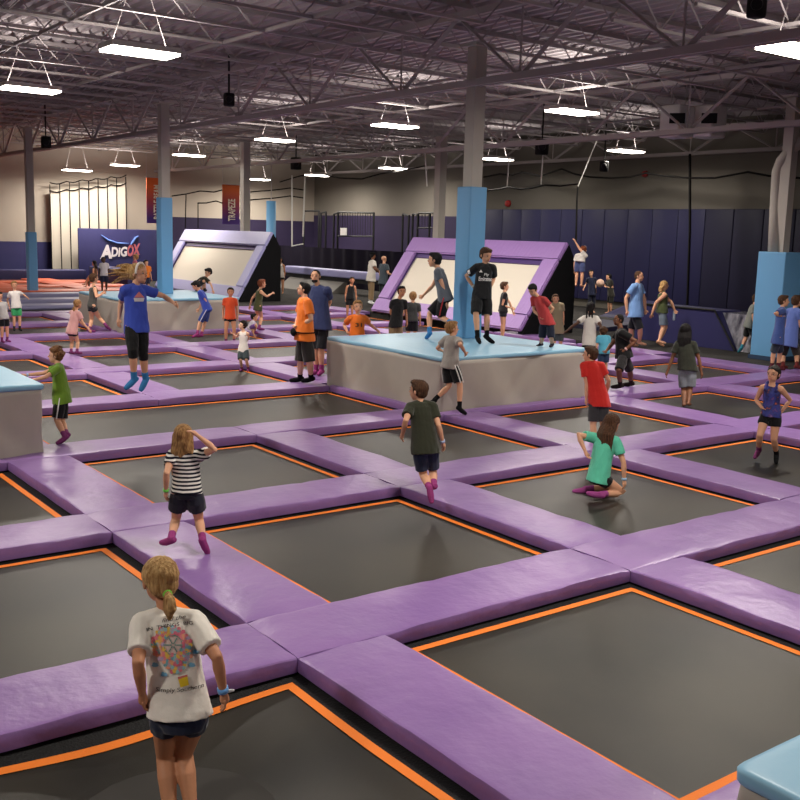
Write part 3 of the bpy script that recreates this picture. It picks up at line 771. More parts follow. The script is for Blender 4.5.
person('boy in blue t-shirt and shorts leaning forward before the far left block', (196, 339), (194, 276), 1.42, -80, 'f', ('black', 'short'),
       ((54, 74, 168), 'tee', {'hem': -.1}), ((52, 70, 140), .95, {'stripe': (200, 200, 215)}), PINK, z=0, hd=(196, 285), nk=(200, 290), hip=(207.5, 309), el=(206, 301), wl=(205, 309), er=(203, 300), wr=(199, 308), kl=(200, 322), kr=(205, 322), al=(197, 334), ar=(201, 335), tl=(190.5, 338), hpitch=40, land='blue-tee boy')
person('girl in orange-red t-shirt and black shorts standing by the far left block', (230, 342), (231, 287), 1.35, 178, 't', ('dark', 'short'),
       ((205, 76, 40), 'tee', {'hem': -.12}), ((22, 22, 24), .35), PURS, z=-.12, hd=(230.5, 293), nk=(230, 299), hip=(230, 318), kl=(234, 330), kr=(226, 330), land='orange-red-tee girl')
person('red-haired girl in olive dress stepping right on the far pads', (259, 332), (263, 277), 1.48, 70, 'f', ('red', 'short'),
       ((76, 78, 50), 'tank', {'hem': -.26, 'loose': 1.0}), ((70, 72, 48), .3), PURS, hd=(262, 283), nk=(260, 289), hip=(258, 306), er=(267, 296), wr=(272, 293), el=(252, 298), wl=(250, 305), kr=(261.5, 317), kl=(257, 316), ar=(259, 328), al=(253, 323), tl=(250, 322), land='olive-dress girl')
person('dark-haired person in dark olive shirt crouching on the far left block', (201, 292.5), (209, 266), 1.5, -110, 'f', ('black', 'short'),
       ((50, 48, 36), 'tee'), ((40, 40, 44), .95), (40, 40, 44), z=.85, hd=(208.5, 272), nk=(206, 277.5), hip=(196, 285), kl=(204, 281), kr=(200, 281), al=(205, 290), ar=(200, 290), el=(211, 284), wl=(213, 290), hpitch=20, pose='kneel', lean=-.1)
person('small child in white top crouching behind the toddler', (254, 334), (252, 313), 1.1, 90, 'f', ('black', 'short'),
       ((200, 192, 205), 'tee'), ((120, 80, 150), .8), PURS, hd=(254, 317), nk=(254, 321), hip=(250, 328), kl=(256, 324), kr=(257, 325), al=(253, 331), ar=(254, 332), pose='kneel')

# -- group at the orange court
person('brown-haired child in brown top sitting on the orange court edge', (92, 291), (94, 257), 1.3, -60, 'f', ('dark', 'long'),
       ((96, 66, 50), 'tank'), ((80, 56, 46), .5), None, hd=(94.5, 262), nk=(95, 267), hip=(96, 277), kl=(89, 276), kr=(90, 278), al=(84, 285), ar=(86, 286), z=.27)
person('child in white t-shirt standing before the navy mural', (104, 293), (104, 256), 1.35, 170, 'd', ('black', 'short'),
       ((206, 200, 204), 'tee'), ((36, 38, 60), .9), None, hd=(103.5, 260), z=.27)
person('blonde child in pink top before the navy mural', (134, 294), (136, 253), 1.4, -100, 'f', ('sandy', 'short'),
       ((214, 120, 140), 'tee'), ((50, 50, 110), .9), None, hd=(135.5, 257.5), z=.27)
person('child in orange shirt behind the jumping girl', (146, 295), (147, 259), 1.35, 150, 'f', ('dark', 'short'),
       ((222, 120, 44), 'tee'), ((40, 40, 60), .9), None, hd=(146, 263), z=.27)
person('girl with dark hair and grey top in the shadow by the blue pole', (268, 294), (268, 258), 1.5, 170, 't', ('black', 'long'),
       ((120, 112, 106), 'tank'), ((40, 36, 36), .5), None)
person('girl in white top in the shadow by the blue pole', (281, 294), (280, 257), 1.55, -160, 't', ('black', 'long'),
       ((196, 188, 180), 'tank'), ((50, 44, 44), .5), None)

# -- middle distance
def x_cap(J):
    g = G(); HD, hf, hz, hr_, hh = J['HD'], J['hf'], J['hz'], J['hr'], J['hh']
    g.ell(HD+hz*hh*.28-hf*hh*.04, hr_, hf, hz, hh*.43, hh*.47, hh*.27); g.ell(HD+hz*hh*.22+hf*hh*.50, hr_, hf, hz, hh*.30, hh*.26, hh*.04); g.obj('cap', BLKF, J['root'], True)
person('man in black cap, white t-shirt and khaki trousers by the wall', (371, 304), (373, 250), 1.92, 75, 'b', ('black', 'buzz'),
       ((214, 208, 198), 'tee', {'hem': -.14}), ((150, 126, 96), 1.8), (230, 230, 230), hd=(373, 256), nk=(372.5, 261), hip=(371, 279), er=(375, 270), wr=(379, 272), el=(377, 270), wl=(380, 271), adult=True, extras=x_cap)
person('bald man in slate grey t-shirt beside the man in white', (382, 303), (384, 256), 1.78, 60, 'f', ('grey', 'bald'),
       ((70, 80, 88), 'tee', {'hem': -.14}), ((36, 44, 44), 1.0), (220, 220, 220), hd=(384, 261), nk=(384, 266), hip=(383, 283), er=(388, 275), wr=(391, 276), adult=True)
person('child in black sleeveless top standing far behind the leaning orange-shirt boy', (350, 319), (352, 277), 1.35, 170, 't', ('dark', 'short'),
       ((24, 24, 26), 'tank', {'hem': -.2}), ((22, 22, 24), .8), None)
def x_32(J):
    print_on(J, 'chest_number', [px_text('31', 355.5, 327, 362, 327, 4, 0, .02)], BLACK, True)
person('blond boy in bright orange t-shirt leaning on the back of the central block', (358, 369), (357, 304), 1.5, 172, 'f', ('sandy', 'short'),
       ((234, 116, 40), 'tee'), ((40, 40, 44), .8), PURS, hd=(358, 311), nk=(358, 319), hip=(357, 340), er=(345, 328), wr=(348, 334), el=(369, 327), wl=(376, 333), fine=1, extras=x_32, land='leaning orange-shirt boy')
person('boy in black t-shirt and khaki shorts behind the central block', (399, 349), (401, 289), 1.48, 165, 't', ('black', 'short'),
       ((30, 30, 32), 'tee'), ((140, 118, 88), .95), PURS, hd=(401.5, 295.5), nk=(399, 303), hip=(396, 325), er=(391, 315), wr=(396, 323))
person('boy in charcoal t-shirt seen from behind, behind the central block', (412, 349), (413, 291), 1.42, 5, 'f', ('sandy', 'short'),
       ((62, 64, 64), 'tee'), ((26, 26, 30), .9), PURS, hd=(413, 296.5), nk=(413, 303), el=(403.5, 313), wl=(400, 320))
def x_33(J):
    pass
person('boy in slate t-shirt and black-red shorts walking left on the central block', (429, 339), (435, 253), 1.62, -80, 'f', ('black', 'short'),
       ((92, 98, 108), 'tee', {'hem': -.12, 'sleeve': .45}), ((26, 22, 26), .92, {'stripe': (170, 40, 46), 'flare': 1.15}), (66, 130, 190), z=.85, hd=(434.5, 260.5), nk=(438, 269), hip=(445, 298), el=(444, 290), wl=(446, 303), er=(431, 289), wr=(424, 295),
       kr=(429.5, 314), kl=(440, 317), ar=(429.5, 333), al=(452, 323), tr=(426, 338), tl=(456, 327), fine=1, extras=x_33, land='grey-shirt walking boy')
def x_34(J):
    w = M('print_white', (225, 222, 220), .8, .1)
    print_on(J, 'shirt_lettering', [px_text('Fly', 484, 276.5, 489, 276.8, 3.4, .1, .01), px_text('Emirates', 478.5, 280.8, 491.5, 281.2, 4.2, .1, .02)], w, True)
    print_on(J, 'shirt_badge', [([(479, 272.2), (481, 269.6), (482.6, 272.4)], [(0, 1, 2)])], w, True)
    print_on(J, 'sleeve_badge', [([(465.6, 271.5), (469.5, 269.5), (470.5, 273.5), (466.5, 275.0)], [(0, 1, 2, 3)])], w, True)
    band(J, 'r', (214, 210, 206), t=.8)
person('boy in black football jersey, hands on hips, standing against the central blue pillar', (484, 345), (485, 247), 1.62, 172, 'f', ('brown', 'short'),
       ((26, 26, 29), 'tee', {'hem': -.16, 'loose': 1.03, 'sleeve': .7}), ((22, 22, 24), .98, {'flare': 1.12}), ((24, 24, 26), (24, 24, 26)), z=.85, hd=(486, 254), nk=(485, 263), hip=(482, 294), er=(466, 275), wr=(474, 287), el=(494, 278), wl=(490.5, 287),
       kr=(476, 313), kl=(487, 315), ar=(477.5, 337), al=(487, 336.5), tr=(480, 343), tl=(494, 343), hphi=140, hpitch=18, fine=2, extras=x_34, land='football-jersey boy')
person('girl in black top and black shorts in front of the large tilted trampoline', (507, 337), (504, 282), 1.5, 80, 'f', ('brown', 'short'),
       ((26, 24, 28), 'tee', {'hem': -.05, 'sleeve': .4}), ((28, 30, 36), .4), None, hd=(504.5, 288), nk=(504.5, 294), hip=(503, 312), er=(502.5, 306), wr=(511, 309), el=(511, 306), wl=(514.5, 318), land='black-top girl')
person('child in red t-shirt bending forward at the right of the central block top', (546, 347), (534, 282), 1.22, -155, 'f', ('black', 'short'),
       ((176, 62, 64), 'tee', {'hem': -.1, 'loose': 1.1}), ((30, 34, 52), 1.0), (60, 50, 60), z=.85, hd=(532.5, 290.5), nk=(538, 297), hip=(547, 322), er=(534, 311), wr=(540, 317), el=(553, 309), wl=(546, 319), kr=(542, 338), kl=(551, 338), ar=(541, 344), al=(552, 344), pose='kneel', hpitch=35, fine=1, land='red-tee bending child')
person('small brown-haired child in khaki top behind the bending red-shirt child', (558, 358), (556, 292), 1.3, 170, 'f', ('brown', 'short'),
       ((140, 128, 104), 'tee'), ((70, 80, 80), .9), None, hd=(555.5, 299))
person('girl in white t-shirt with long black braids, back turned, behind the central block', (590, 371), (590, 303), 1.42, 8, 'd', ('black', 'braids'),
       ((212, 206, 200), 'tee', {'hem': -.16}), ((28, 28, 34), .9), None, z=-.12, hd=(590.5, 310), nk=(590, 318), hip=(589, 343), el=(576, 326), wl=(567.5, 332.5), er=(600, 328), wr=(602, 338), fine=1, land='white-tee braided girl')
person('small child in turquoise t-shirt behind the running man in black', (604, 379), (603, 325), 1.08, -20, 'f', ('brown', 'curly'),
       ((88, 168, 196), 'tee'), ((44, 60, 90), .9), PURS, hd=(603, 332))
def x_40(J): band(J, 'l', (225, 180, 180))
person('man in black t-shirt and black shorts running left past the central block', (626, 388), (619, 313), 1.6, -95, 'b', ('black', 'buzz'),
       ((22, 22, 24), 'tee', {'hem': -.12, 'loose': 1.04}), ((40, 38, 40), .95), ((40, 32, 30), (40, 32, 30)), hd=(618.5, 321), nk=(621, 330), hip=(624, 355), el=(636, 342), wl=(625.5, 350), er=(612, 345), wr=(607, 351), kl=(619, 371), kr=(630, 371), al=(620.5, 385), ar=(631, 383), hphi=-120, adult=True, fine=1, extras=x_40, land='black-tee running man')
person('climber with orange helmet hanging at the back edge of the large tilted trampoline', (580, 287), (583, 244), 1.4, 20, 'f', ('red', 'short'),
       ((190, 184, 178), 'tee'), ((70, 80, 120), .9), None, dep=28.2, hd=(583.5, 250), er=(577, 246), wr=(575, 241), hphi=20)
person('child in dark clothes and blue cap by the navy wall pads', (592, 313), (591, 270), 1.45, 160, 'f', ('dark', 'short'),
       ((30, 34, 56), 'tee'), ((26, 28, 46), 1.7), None, er=(586, 284), wr=(584, 288))
def x_ball(J):
    p = J['W']['r']+J['F']*.14+Vector((0, 0, .03)); g = G(); g.ell(p, Vector((1, 0, 0)), Vector((0, 1, 0)), Vector((0, 0, 1)), .15, .15, .15, 16, 12)
    tag(g.obj('dodgeball', cloth((206, 170, 150)), None, True), 'pale round ball held by the child near the navy wall pads', 'ball')
person('child in dark shirt holding a pale ball near the navy wall pads', (611, 314), (608, 272), 1.45, -120, 'f', ('black', 'short'),
       ((44, 42, 36), 'tee'), ((34, 34, 30), 1.0), None, hd=(608.5, 277), er=(605, 287), wr=(603.5, 284), el=(613, 288), wl=(607, 287), extras=x_ball)
person('man in light blue t-shirt and dark shorts walking right by the navy bench', (638, 346), (640, 271), 1.93, 110, 'f', ('brown', 'buzz'),
       ((112, 148, 200), 'tee', {'hem': -.16, 'loose': 1.05}), ((26, 28, 36), .95), None, hd=(639, 277.5), nk=(637, 285), hip=(635.5, 313), er=(626, 299), wr=(627, 312), el=(644, 300), wl=(645, 310), kl=(631, 330), kr=(640, 330), al=(631, 343), ar=(639.5, 342), adult=True, fine=1, land='light-blue-tee man')
def x_bottle(J):
    p = J['W']['l']+Vector((0, 0, -.05)); g = G(); g.tube([p, p-Vector((0, 0, .20)), ], [.036, .036], 10); g.tube([p+Vector((0, 0, .05)), p], [.015, .03], 8)
    tag(g.obj('water_bottle', M('bottle_plastic', (190, 205, 220), .2, .5), None, True), 'clear water bottle held by the woman in the olive top', 'bottle')
person('blonde woman in olive sleeveless top and grey-blue shorts walking right, bottle in hand', (660, 347), (665, 279), 1.75, 75, 'f', ('blond', 'long', .7),
       ((70, 78, 48), 'tank', {'hem': -.10}), ((110, 122, 136), .85), None, hd=(664.5, 285.5), nk=(663, 292), hip=(662, 311), er=(656, 303), wr=(652, 314), el=(671, 302), wl=(674.5, 310), kl=(665.5, 328), kr=(663, 328), al=(658.5, 342), ar=(659, 341), tl=(664, 346), adult=True, fine=1, extras=x_bottle, land='woman in olive')
person('girl with long black hair in dark green t-shirt and grey shorts, back turned', (686, 408), (686, 322), 1.5, 5, 'b', ('black', 'long', 1.1),
       ((44, 46, 38), 'tee', {'hem': -.08, 'loose': 1.1}), ((118, 122, 132), .88, {'flare': 1.1}), None, z=-.12, hd=(685.5, 329.5), nk=(685.5, 340), hip=(687.5, 368), el=(672, 358), wl=(666.5, 373), er=(699, 358), wr=(702, 374), kl=(684, 390), kr=(690, 389), al=(684, 404), ar=(688.5, 403), fine=1, land='grey-shorts girl')
person('smaller boy in blue t-shirt and grey shorts, arms folded, by the right blue pillar', (776, 367), (784, 296), 1.52, 80, 'f', ('brown', 'short'),
       ((62, 82, 142), 'tee'), ((60, 72, 84), 1.0), (90, 40, 50), hd=(783.5, 303.5), nk=(782, 310), hip=(778, 339), er=(774.5, 316), wr=(781, 318), el=(785, 318), wl=(780, 319), kr=(774, 352), kl=(780, 352), fine=1, land='arms-folded boy')
person('taller boy in periwinkle t-shirt and dark plaid shorts, back turned, at the right edge', (790, 371), (797, 293), 1.62, 40, 'f', ('brown', 'short'),
       ((96, 116, 186), 'tee', {'loose': 1.06}), ((58, 54, 50), 1.0), (100, 44, 44), hd=(797, 300.5), nk=(795, 308), hip=(790, 340), er=(799, 324), wr=(806, 331), kl=(783, 354), kr=(797, 354), al=(783, 366), ar=(797, 366), fine=1, land='periwinkle-tee boy')
person('child in grey shirt and black shorts running, half hidden by the right blue pillar', (748, 354), (757, 293), 1.45, 80, 'f', ('brown', 'short'),
       ((120, 122, 116), 'tee', {'hem': -.14}), ((22, 22, 24), .9), (50, 130, 150), hd=(757, 299), nk=(754, 305), hip=(748.5, 325), kl=(746, 337), kr=(755, 337), al=(741, 348), ar=(757, 350), tl=(738, 352))

SAGS += [(bp(176, 838, -.34).x, bp(176, 838, -.34).y, .22, .75), (bp(600, 494, BZ).x, bp(600, 494, BZ).y, .0, .5)]

# ================================================================ THE HALL
def st(o): o['kind'] = 'structure'; return o
def boxo(name, x0, x1, y0, y1, z0, z1, mat, parent=None):
    g = G(); g.box(x0, x1, y0, y1, z0, z1); return g.obj(name, mat, parent)
XW, YW, ZD = 31.0, 50.0, 7.05
st(boxo('floor', -13, XW, -10, YW, -.45, -.25, CONC))
X5, Y8, Y2 = GX(5)+W+.01, GY(8)+W+.01, GY(2)+W+.01
st(boxo('floor', X5, XW, Y2, Y8, -.25, -.005, CARPET))
st(boxo('floor', -13, XW, Y8, YW, -.25, -.005, CARPET))
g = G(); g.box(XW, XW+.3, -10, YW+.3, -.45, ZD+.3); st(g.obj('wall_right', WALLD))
g = G(); g.box(-13, XW, YW, YW+.3, -.45, ZD+.3); st(g.obj('wall_back', WALLW))
st(boxo('wall_left', -13.3, -13, -10, YW+.3, -.45, ZD+.3, WALLW))
st(boxo('wall_front', -13, XW, -10.3, -10, -.45, ZD+.3, WALLW))
# painted lower bands
xa = onY(53, 240, YW).x
st(boxo('trim_1', -12.9, xa, YW-.03, YW, -.25, 1.85, NAVY))
st(boxo('trim_2', onY(172, 225, YW).x, XW, YW-.02, YW, -.25, 3.25, PLUMW))
st(boxo('trim_3', XW-.02, XW, 35.2, YW, -.25, 3.6, PLUMW))
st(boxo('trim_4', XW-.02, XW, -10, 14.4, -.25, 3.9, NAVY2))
# corrugated roof deck, ribs running away from the lens
g = G(); xs = []; x = -13.0; k = 0
prof = []
while x < XW:
    prof += [(x, ZD), (x+.10, ZD), (x+.14, ZD+.08), (x+.26, ZD+.08)]; x += .30
vs = [(a, y, z) for (a, z) in prof for y in (-10, YW)]
g.add(vs, [(2*k, 2*k+2, 2*k+3, 2*k+1) for k in range(len(prof)-1)])
st(g.obj('ceiling', DECK))
boxz = boxo('ceiling', -13.3, XW+.3, -10.3, YW+.3, ZD+.12, ZD+.3, DECK); st(boxz)

# steel roof trusses along the column rows
def truss(x, y0, y1, label):
    t = empty('roof_truss', (x, y0, 5.45), label, 'roof truss')
    b, tp, pn = (5.50 if x < 30 else 5.85), 6.72, 1.72
    g = G()
    for s_ in (-.07, .07): g.box(x+s_-.04, x+s_+.04, y0, y1, b-.06, b+.06)
    g.obj('bottom_chord', STEEL, t)
    g = G()
    for s_ in (-.07, .07): g.box(x+s_-.05, x+s_+.05, y0, y1, tp-.06, tp+.06)
    g.obj('top_chord', STEEL, t)
    g = G(); n = int((y1-y0)/pn); 
    for k in range(n):
        ya = y0+k*pn; yb = ya+pn
        if k % 2 == 0: g.tube([(x, ya, tp), (x, yb, b)], .05, 4, True, True)
        else: g.tube([(x, ya, b), (x, yb, tp)], .035, 4, True, True)
        if k % 2: g.tube([(x, ya, b), (x, ya, tp)], .025, 4, True, True)
    g.obj('webs', STEEL, t)
truss(3.4, -9, 49.8, 'white steel roof truss over the near court, at the top left of the photo')
truss(12.4, -9, 49.8, 'white steel roof truss resting on the row of central blue-padded pillars')
truss(21.4, -9, 49.8, 'white steel roof truss on the column row above the right blue pillar')
truss(30.4, -9, 49.8, 'white steel roof truss running along the navy padded wall')
# bar joists between them
jm = {}
def joist(x0, x1, y, first=[None]):
    L_ = x1-x0
    if not in_frame([(x0, y, 6.3), (x1, y, 6.3), (x0, y, 6.9), (x1, y, 6.9)], 5): return
    if first[0] is None:
        t = empty('bar_joist', (x0, y, 6.3)); first[0] = t
        g = G(); g.box(x0, x0+9, y-.05, y+.05, 6.95, 7.03); a = g.obj('top_chord', STEELD, t)
        g = G(); g.box(x0+.7, x0+8.3, y-.035, y+.035, 6.30, 6.35); b = g.obj('bottom_chord', STEEL, t)
        g = G(); k = 0; n = 14; px_ = x0; 
        for k in range(n):
            xa_ = x0+9*k/n; xb_ = x0+9*(k+1)/n; za, zb = (6.99, 6.33) if k % 2 == 0 else (6.33, 6.99)
            g.tube([(xa_, y, za), (xb_, y, zb)], .016, 3, True, True)
        g.obj('webs', STEELD, t)
        t2 = t
    else:
        t = first[0]; t2 = t.copy(); COL.objects.link(t2); t2.location = (x0, y, 6.3)
        for ch in list(t.children):
            c = ch.copy(); COL.objects.link(c); c.parent = t2
    bay = {3: 'between the first and second truss rows', 12: 'between the central and right column rows', 21: 'between the right column row and the navy wall', -5: 'over the near left of the hall'}[int(x0)]
    tag(t2, 'thin white steel roof joist '+bay, 'roof joist', 'roof joists '+bay)
y = 2.0
while y < 49.5:
    for x0 in (-5.6, 3.4, 12.4, 21.4): joist(x0, x0+9, y)
    y += 1.66
for x in (6.4, 9.4, 15.4, 18.4, 24.4, 27.4):
    o = boxo('bridging_angle', x-.02, x+.02, 0, 49.8, 6.30, 6.36, STEEL); tag(o, 'thin steel bridging angle tying the roof joists together', 'bridging', 'joist bridging')

# columns with blue padding
def pillar(x, y, half, base, ztop, label, land, chalf=.125, foot=None, z1=6.2):
    t = empty('padded_pillar', (x, y, base), label, 'pillar')
    bevel_box('blue_padding', x-half, x+half, y-half, y+half, base, ztop, PILBLUE, t, .03)
    g = G()
    g.box(x-chalf, x+chalf, y-chalf, y+chalf, ztop-.05, z1); g.box(x-chalf-.10, x+chalf+.10, y-chalf-.1, y+chalf+.1, z1-.05, z1)
    g.obj('column', COLW, t)
    if foot: boxo('base_kick', x-half-.03, x+half+.03, y-half-.03, y+half+.03, base, base+.1, M('slate_blue_vinyl', (44, 62, 88), .5), t)
    if land: LAND.append((land, x, y))
pillar(12.50, 14.62, .20, .858, 3.66, 'light blue padded pillar rising from the central grey block', 'central pillar')
pillar(12.1, 27.6, .175, .858, 3.58, 'light blue padded pillar on the far left grey block', 'second pillar')
pillar(11.75, 38.9, .165, 0, 2.42, 'light blue padded pillar standing by the orange court', 'left pillar')
pillar(21.92, 14.2, .37, 0, 2.58, 'wide light blue padded pillar at the right, with duct above', 'right pillar', foot=True)
LAND.append(('orange court', 9, 40))
for (px, py, lab) in ((436, 310.5, 'bare grey steel column rising behind the large tilted trampoline'), (245, 296, 'bare pale steel column behind the left tilted trampoline')):
    P = bp(px, py); g = G(); g.box(P.x-.15, P.x+.15, P.y-.15, P.y+.15, 0, 6.2); g.box(P.x-.26, P.x+.26, P.y-.26, P.y+.26, 0, .04)
    tag(g.obj('column', COLW), lab, 'column')
# curved duct by the right pillar
g = G(); c0 = Vector((21.42, 14.72, 2.5)); D_ = (c0-CAM).dot(FW)
pts = [atd(773, 254, D_-.12), atd(775, 210, D_-.15), atd(777, 172, D_-.25), atd(781, 161, D_-.4), atd(790, 151, D_-.5), atd(806, 138, D_-.6), atd(830, 118, D_-.7)]
g.tube(pts, [.125]*7, 14, True, True); tag(g.obj('duct_pipe', COLW, None, True), 'pale round duct pipe bending down into the right blue pillar', 'duct')

# soft blocks between the beds
def block(x0, x1, y0, y1, label, land, strip=True):
    z1, z0 = .855, -.25
    t = empty('foam_block', ((x0+x1)/2, (y0+y1)/2, z0), label, 'foam block')
    # side cover with rounded corners and a few slanting folds
    g = G(); r = .06; pts = []
    for (cx, cy_, a0) in ((x1-r, y1-r, 0), (x0+r, y1-r, 90), (x0+r, y0+r, 180), (x1-r, y0+r, 270)):
        for k in range(5): a = R(a0+k*22.5); pts.append((cx+r*math.cos(a), cy_+r*math.sin(a)))
    dense = []
    for k in range(len(pts)):
        a, b = pts[k], pts[(k+1) % len(pts)]; n = max(1, int(math.hypot(b[0]-a[0], b[1]-a[1])/.07))
        for q in range(n): dense.append((lerp(a[0], b[0], q/n), lerp(a[1], b[1], q/n)))
    cx, cy_ = (x0+x1)/2, (y0+y1)/2; rings = []; per = len(dense)
    for zi in range(15):
        z = z0+(z1-.06-z0)*zi/14; ring = []
        for k, (px, py) in enumerate(dense):
            s_ = k*.07
            fold = max(0, noise.noise(Vector((s_*1.1+z*1.0, z*.35, cx)))-.05)*.11 - max(0, noise.noise(Vector((s_*1.7-z*1.4, 4+z*.3, cx)))-.12)*.08
            d = Vector((px-cx, py-cy_)); d.normalize(); ring.append(Vector((px+d.x*fold, py+d.y*fold, z)))
        rings.append(ring)
    g.loft(rings); g.obj('side_cover', GREYV, t, True)
    g = G()
    n = 20; rings = []
    for (ins, z) in ((-.012, z1-.065), (-.02, z1-.055), (-.022, z1-.015), (-.012, z1-.002), (.006, z1+.002), (.05, z1+.003), (.4, z1+.003)):
        rings.append([Vector((cx+(px-cx)*(1-ins*2/(x1-x0)), cy_+(py-cy_)*(1-ins*2/(y1-y0)), z+noise.noise(Vector((px*2.5, py*2.5, z)))*.006)) for px, py in dense])
    g.loft(rings); g.obj('top_mat', BLUEV, t, True)
    if land: LAND.append((land, cx, cy_))
    return t
Bc = block(GX(2)+.14, GX(3)+.14, GY(2)+.25, GY(3)+.32, 'large grey foam block with light blue top around the central pillar', 'central block')
Bb = block(GX(2)+.14, GX(3)+.18, GY(6)+.25, GY(7)+.32, 'grey foam block with light blue top around the second pillar', 'far left block')
Bd = block(GX(-1)+.24, GX(0)+.51, GY(2)+.25, GY(3)+.28, 'grey foam block with light blue top at the left edge of the photo', 'left block')
Be = block(3.17, GX(1)+.1, GY(-2)+.5, 2.04, 'corner of a light blue-topped grey block at bottom right', 'bottom right block')

# tilted wall trampolines
def wedge(X0, Ya, Yb, X1, zt, vin, label, land, wid=.62, deep=DEEP):
    t = empty('tilted_trampoline', (X0, (Ya+Yb)/2, 0), label, 'trampoline')
    z0 = .12; d = Vector((X1-X0, 0, zt-z0)); L_ = d.length; d.normalize(); nrm = Vector((-d.z, 0, d.x))
    def P(y, s_, o=0): q = Vector((X0, y, z0))+d*s_+nrm*o; return tuple(q)
    def slab(name, ya, yb, s0, s1, o0, o1, mat, par=t, smooth=False):
        g = G(); g.hexa([P(ya, s0, o0), P(yb, s0, o0), P(yb, s1, o0), P(ya, s1, o0)], [P(ya, s0, o1), P(yb, s0, o1), P(yb, s1, o1), P(ya, s1, o1)])
        bm = bmesh.new(); vv = [bm.verts.new(v) for v in g.v]; [bm.faces.new([vv[i] for i in f]) for f in g.f]
        bmesh.ops.recalc_face_normals(bm, faces=bm.faces)
        if mat not in (BED2, BLKF, SKIRT): bmesh.ops.bevel(bm, geom=bm.edges[:], offset=.035, segments=2, affect='EDGES')
        idx = {v: i for i, v in enumerate(bm.verts)}; vs = [tuple(v.co) for v in bm.verts]; fs = [tuple(idx[v] for v in f.verts) for f in bm.faces]; bm.free()
        return mesh_obj(name, vs, fs, mat, par, smooth)
    slab('bed', Ya+wid*.9, Yb-wid*.9, wid*.6, L_-wid*.9, -.10, -.07, BED2)
    slab('bed_edging', Ya+wid*.98, Yb-wid*.98, L_-wid-.16, L_-wid+.04, -.068, -.055, deep)
    slab('top_pad', Ya, Yb, L_-wid, L_, -.08, .06, vin)
    slab('bottom_pad', Ya, Yb, 0, wid*.8, -.08, .06, vin)
    slab('side_pad', Ya, Ya+wid, wid*.8, L_-wid, -.08, .06, vin); slab('side_pad', Yb-wid, Yb, wid*.8, L_-wid, -.08, .06, vin)
    slab('inner_trim', Ya+wid, Ya+wid+.07, wid*.8, L_-wid, -.06, .0, deep); slab('inner_trim', Yb-wid-.07, Yb-wid, wid*.8, L_-wid, -.06, .0, deep)
    for yy in (Ya-.02, Yb-.06):
        g = G(); a = [(X0+.05, z0-.1), (X1+.35, 0), (X1+.35, zt-.6), (X1+.02, zt-.05)]
        g.hexa([(x, yy, max(z, 0)) for x, z in a], [(x, yy+.08, max(z, 0)) for x, z in a]); g.obj('side_net', BLKF, t)
    g = G()
    for yy in (Ya+.2, (Ya+Yb)/2, Yb-.2): g.box(X1+.15, X1+.27, yy-.06, yy+.06, 0, zt-.2)
    g.box(X0+.2, X1+.3, Ya+.2, Ya+.3, 0, .1); g.box(X0+.2, X1+.3, Yb-.3, Yb-.2, 0, .1); g.obj('rear_frame', RAIL, t)
    if land: LAND.append((land, (X0+X1)/2, (Ya+Yb)/2))
WX0 = GX(5)+.02
wyA = onX(520, 336, WX0).y; wyB = onX(371, 320, WX0).y
wedge(WX0, wyA, wyB, WX0+1.75, 2.62, LILAC, 'large tilted wall trampoline with lilac frame pads behind the central block', 'large tilted trampoline')
wedge(18.1, 34.6, 42.4, 19.6, 2.65, LAVENDER, 'smaller-looking tilted trampoline with pale lavender frame pads, far left of centre', 'left tilted trampoline')

# ---- court pads and beds, labelled from their neighbours
PADS[:] = [p for p in PADS if not (p[0] == 'y' and p[1] == 5 and p[5] > wyA-3.4 and p[6] < wyB+.4 and p[5]+1 > wyA-.2)]
def rel(dx, dy):
    if abs(dx) > abs(dy)*2.2: return 'right of' if dx > 0 else 'left of'
    return 'in front of' if dy > 0 else 'behind'
used = set()
def place_label(head, x, y, z):
    u, v, _ = pj((x, y, z)); c = []
    for (nm, lx, ly) in LAND:
        a, b, dd = pj((lx, ly, 0))
        if -40 < a < 860: c.append(((a-u)**2+((b-v)*2.2)**2, nm, rel(u-a, (v-b)*1.8)))
    c.sort(); 
    opts = ['%s, %s the %s' % (head, c[0][2], c[0][1])]
    for a in range(1, 7):
        for b in range(a):
            opts.append('%s, %s the %s, %s %s' % (head, c[b][2], c[b][1], c[a][2], c[a][1]))
    for o in opts:
        if o not in used and len(o.split()) <= 16: used.add(o); return o
    o = opts[-1]; return o
def pads():
    for n, (ax, i, j, x0, x1, y0, y1) in enumerate(sorted(PADS, key=lambda p: (p[3]**2+p[5]**2))):
        L0, L1, w0, w1 = (x0, x1, y0, y1) if ax == 'x' else (y0, y1, x0, x1)
        mx, my = (x0+x1)/2, (y0+y1)/2
        near = pj((mx, my, 0))[2]
        lab = place_label(('long purple pad' if ax == 'x' else 'purple cross pad'), mx, my, 0)
        g = pad_mesh(L0+.004, L1-.004, w0, w1, ax, n*1.37, .12 if near < 12 else .3, wob=.006 if near < 20 else .004)
        o = crisp(g.obj('frame_pad', PURPLE, None, True))
        tag(o, lab, 'pad', 'purple frame pads of the main court')
        g = G()
        if ax == 'x': g.box(x0, x1, y0+.05, y1-.05, -.25, -PT+.004)
        else: g.box(x0+.05, x1-.05, y0, y1, -.25, -PT+.004)
        r_ = mesh_obj('support_rail', [(a-o.location.x, b-o.location.y, c-o.location.z) for a, b, c in g.v], g.f, RAIL)
        r_.location = (0, 0, 0)
        me = r_.data; off = r_.location
        r_.data.vertices.foreach_set('co', [c for v in g.v for c in (v[0]-o.location.x, v[1]-o.location.y, v[2]-o.location.z)])
        r_.parent = o
pads()
for (i, j, x0, x1, y0, y1) in CELLS:
    make_cell(i, j, x0, x1, y0, y1, place_label('orange-edged black trampoline', (x0+x1)/2, (y0+y1)/2, 0))

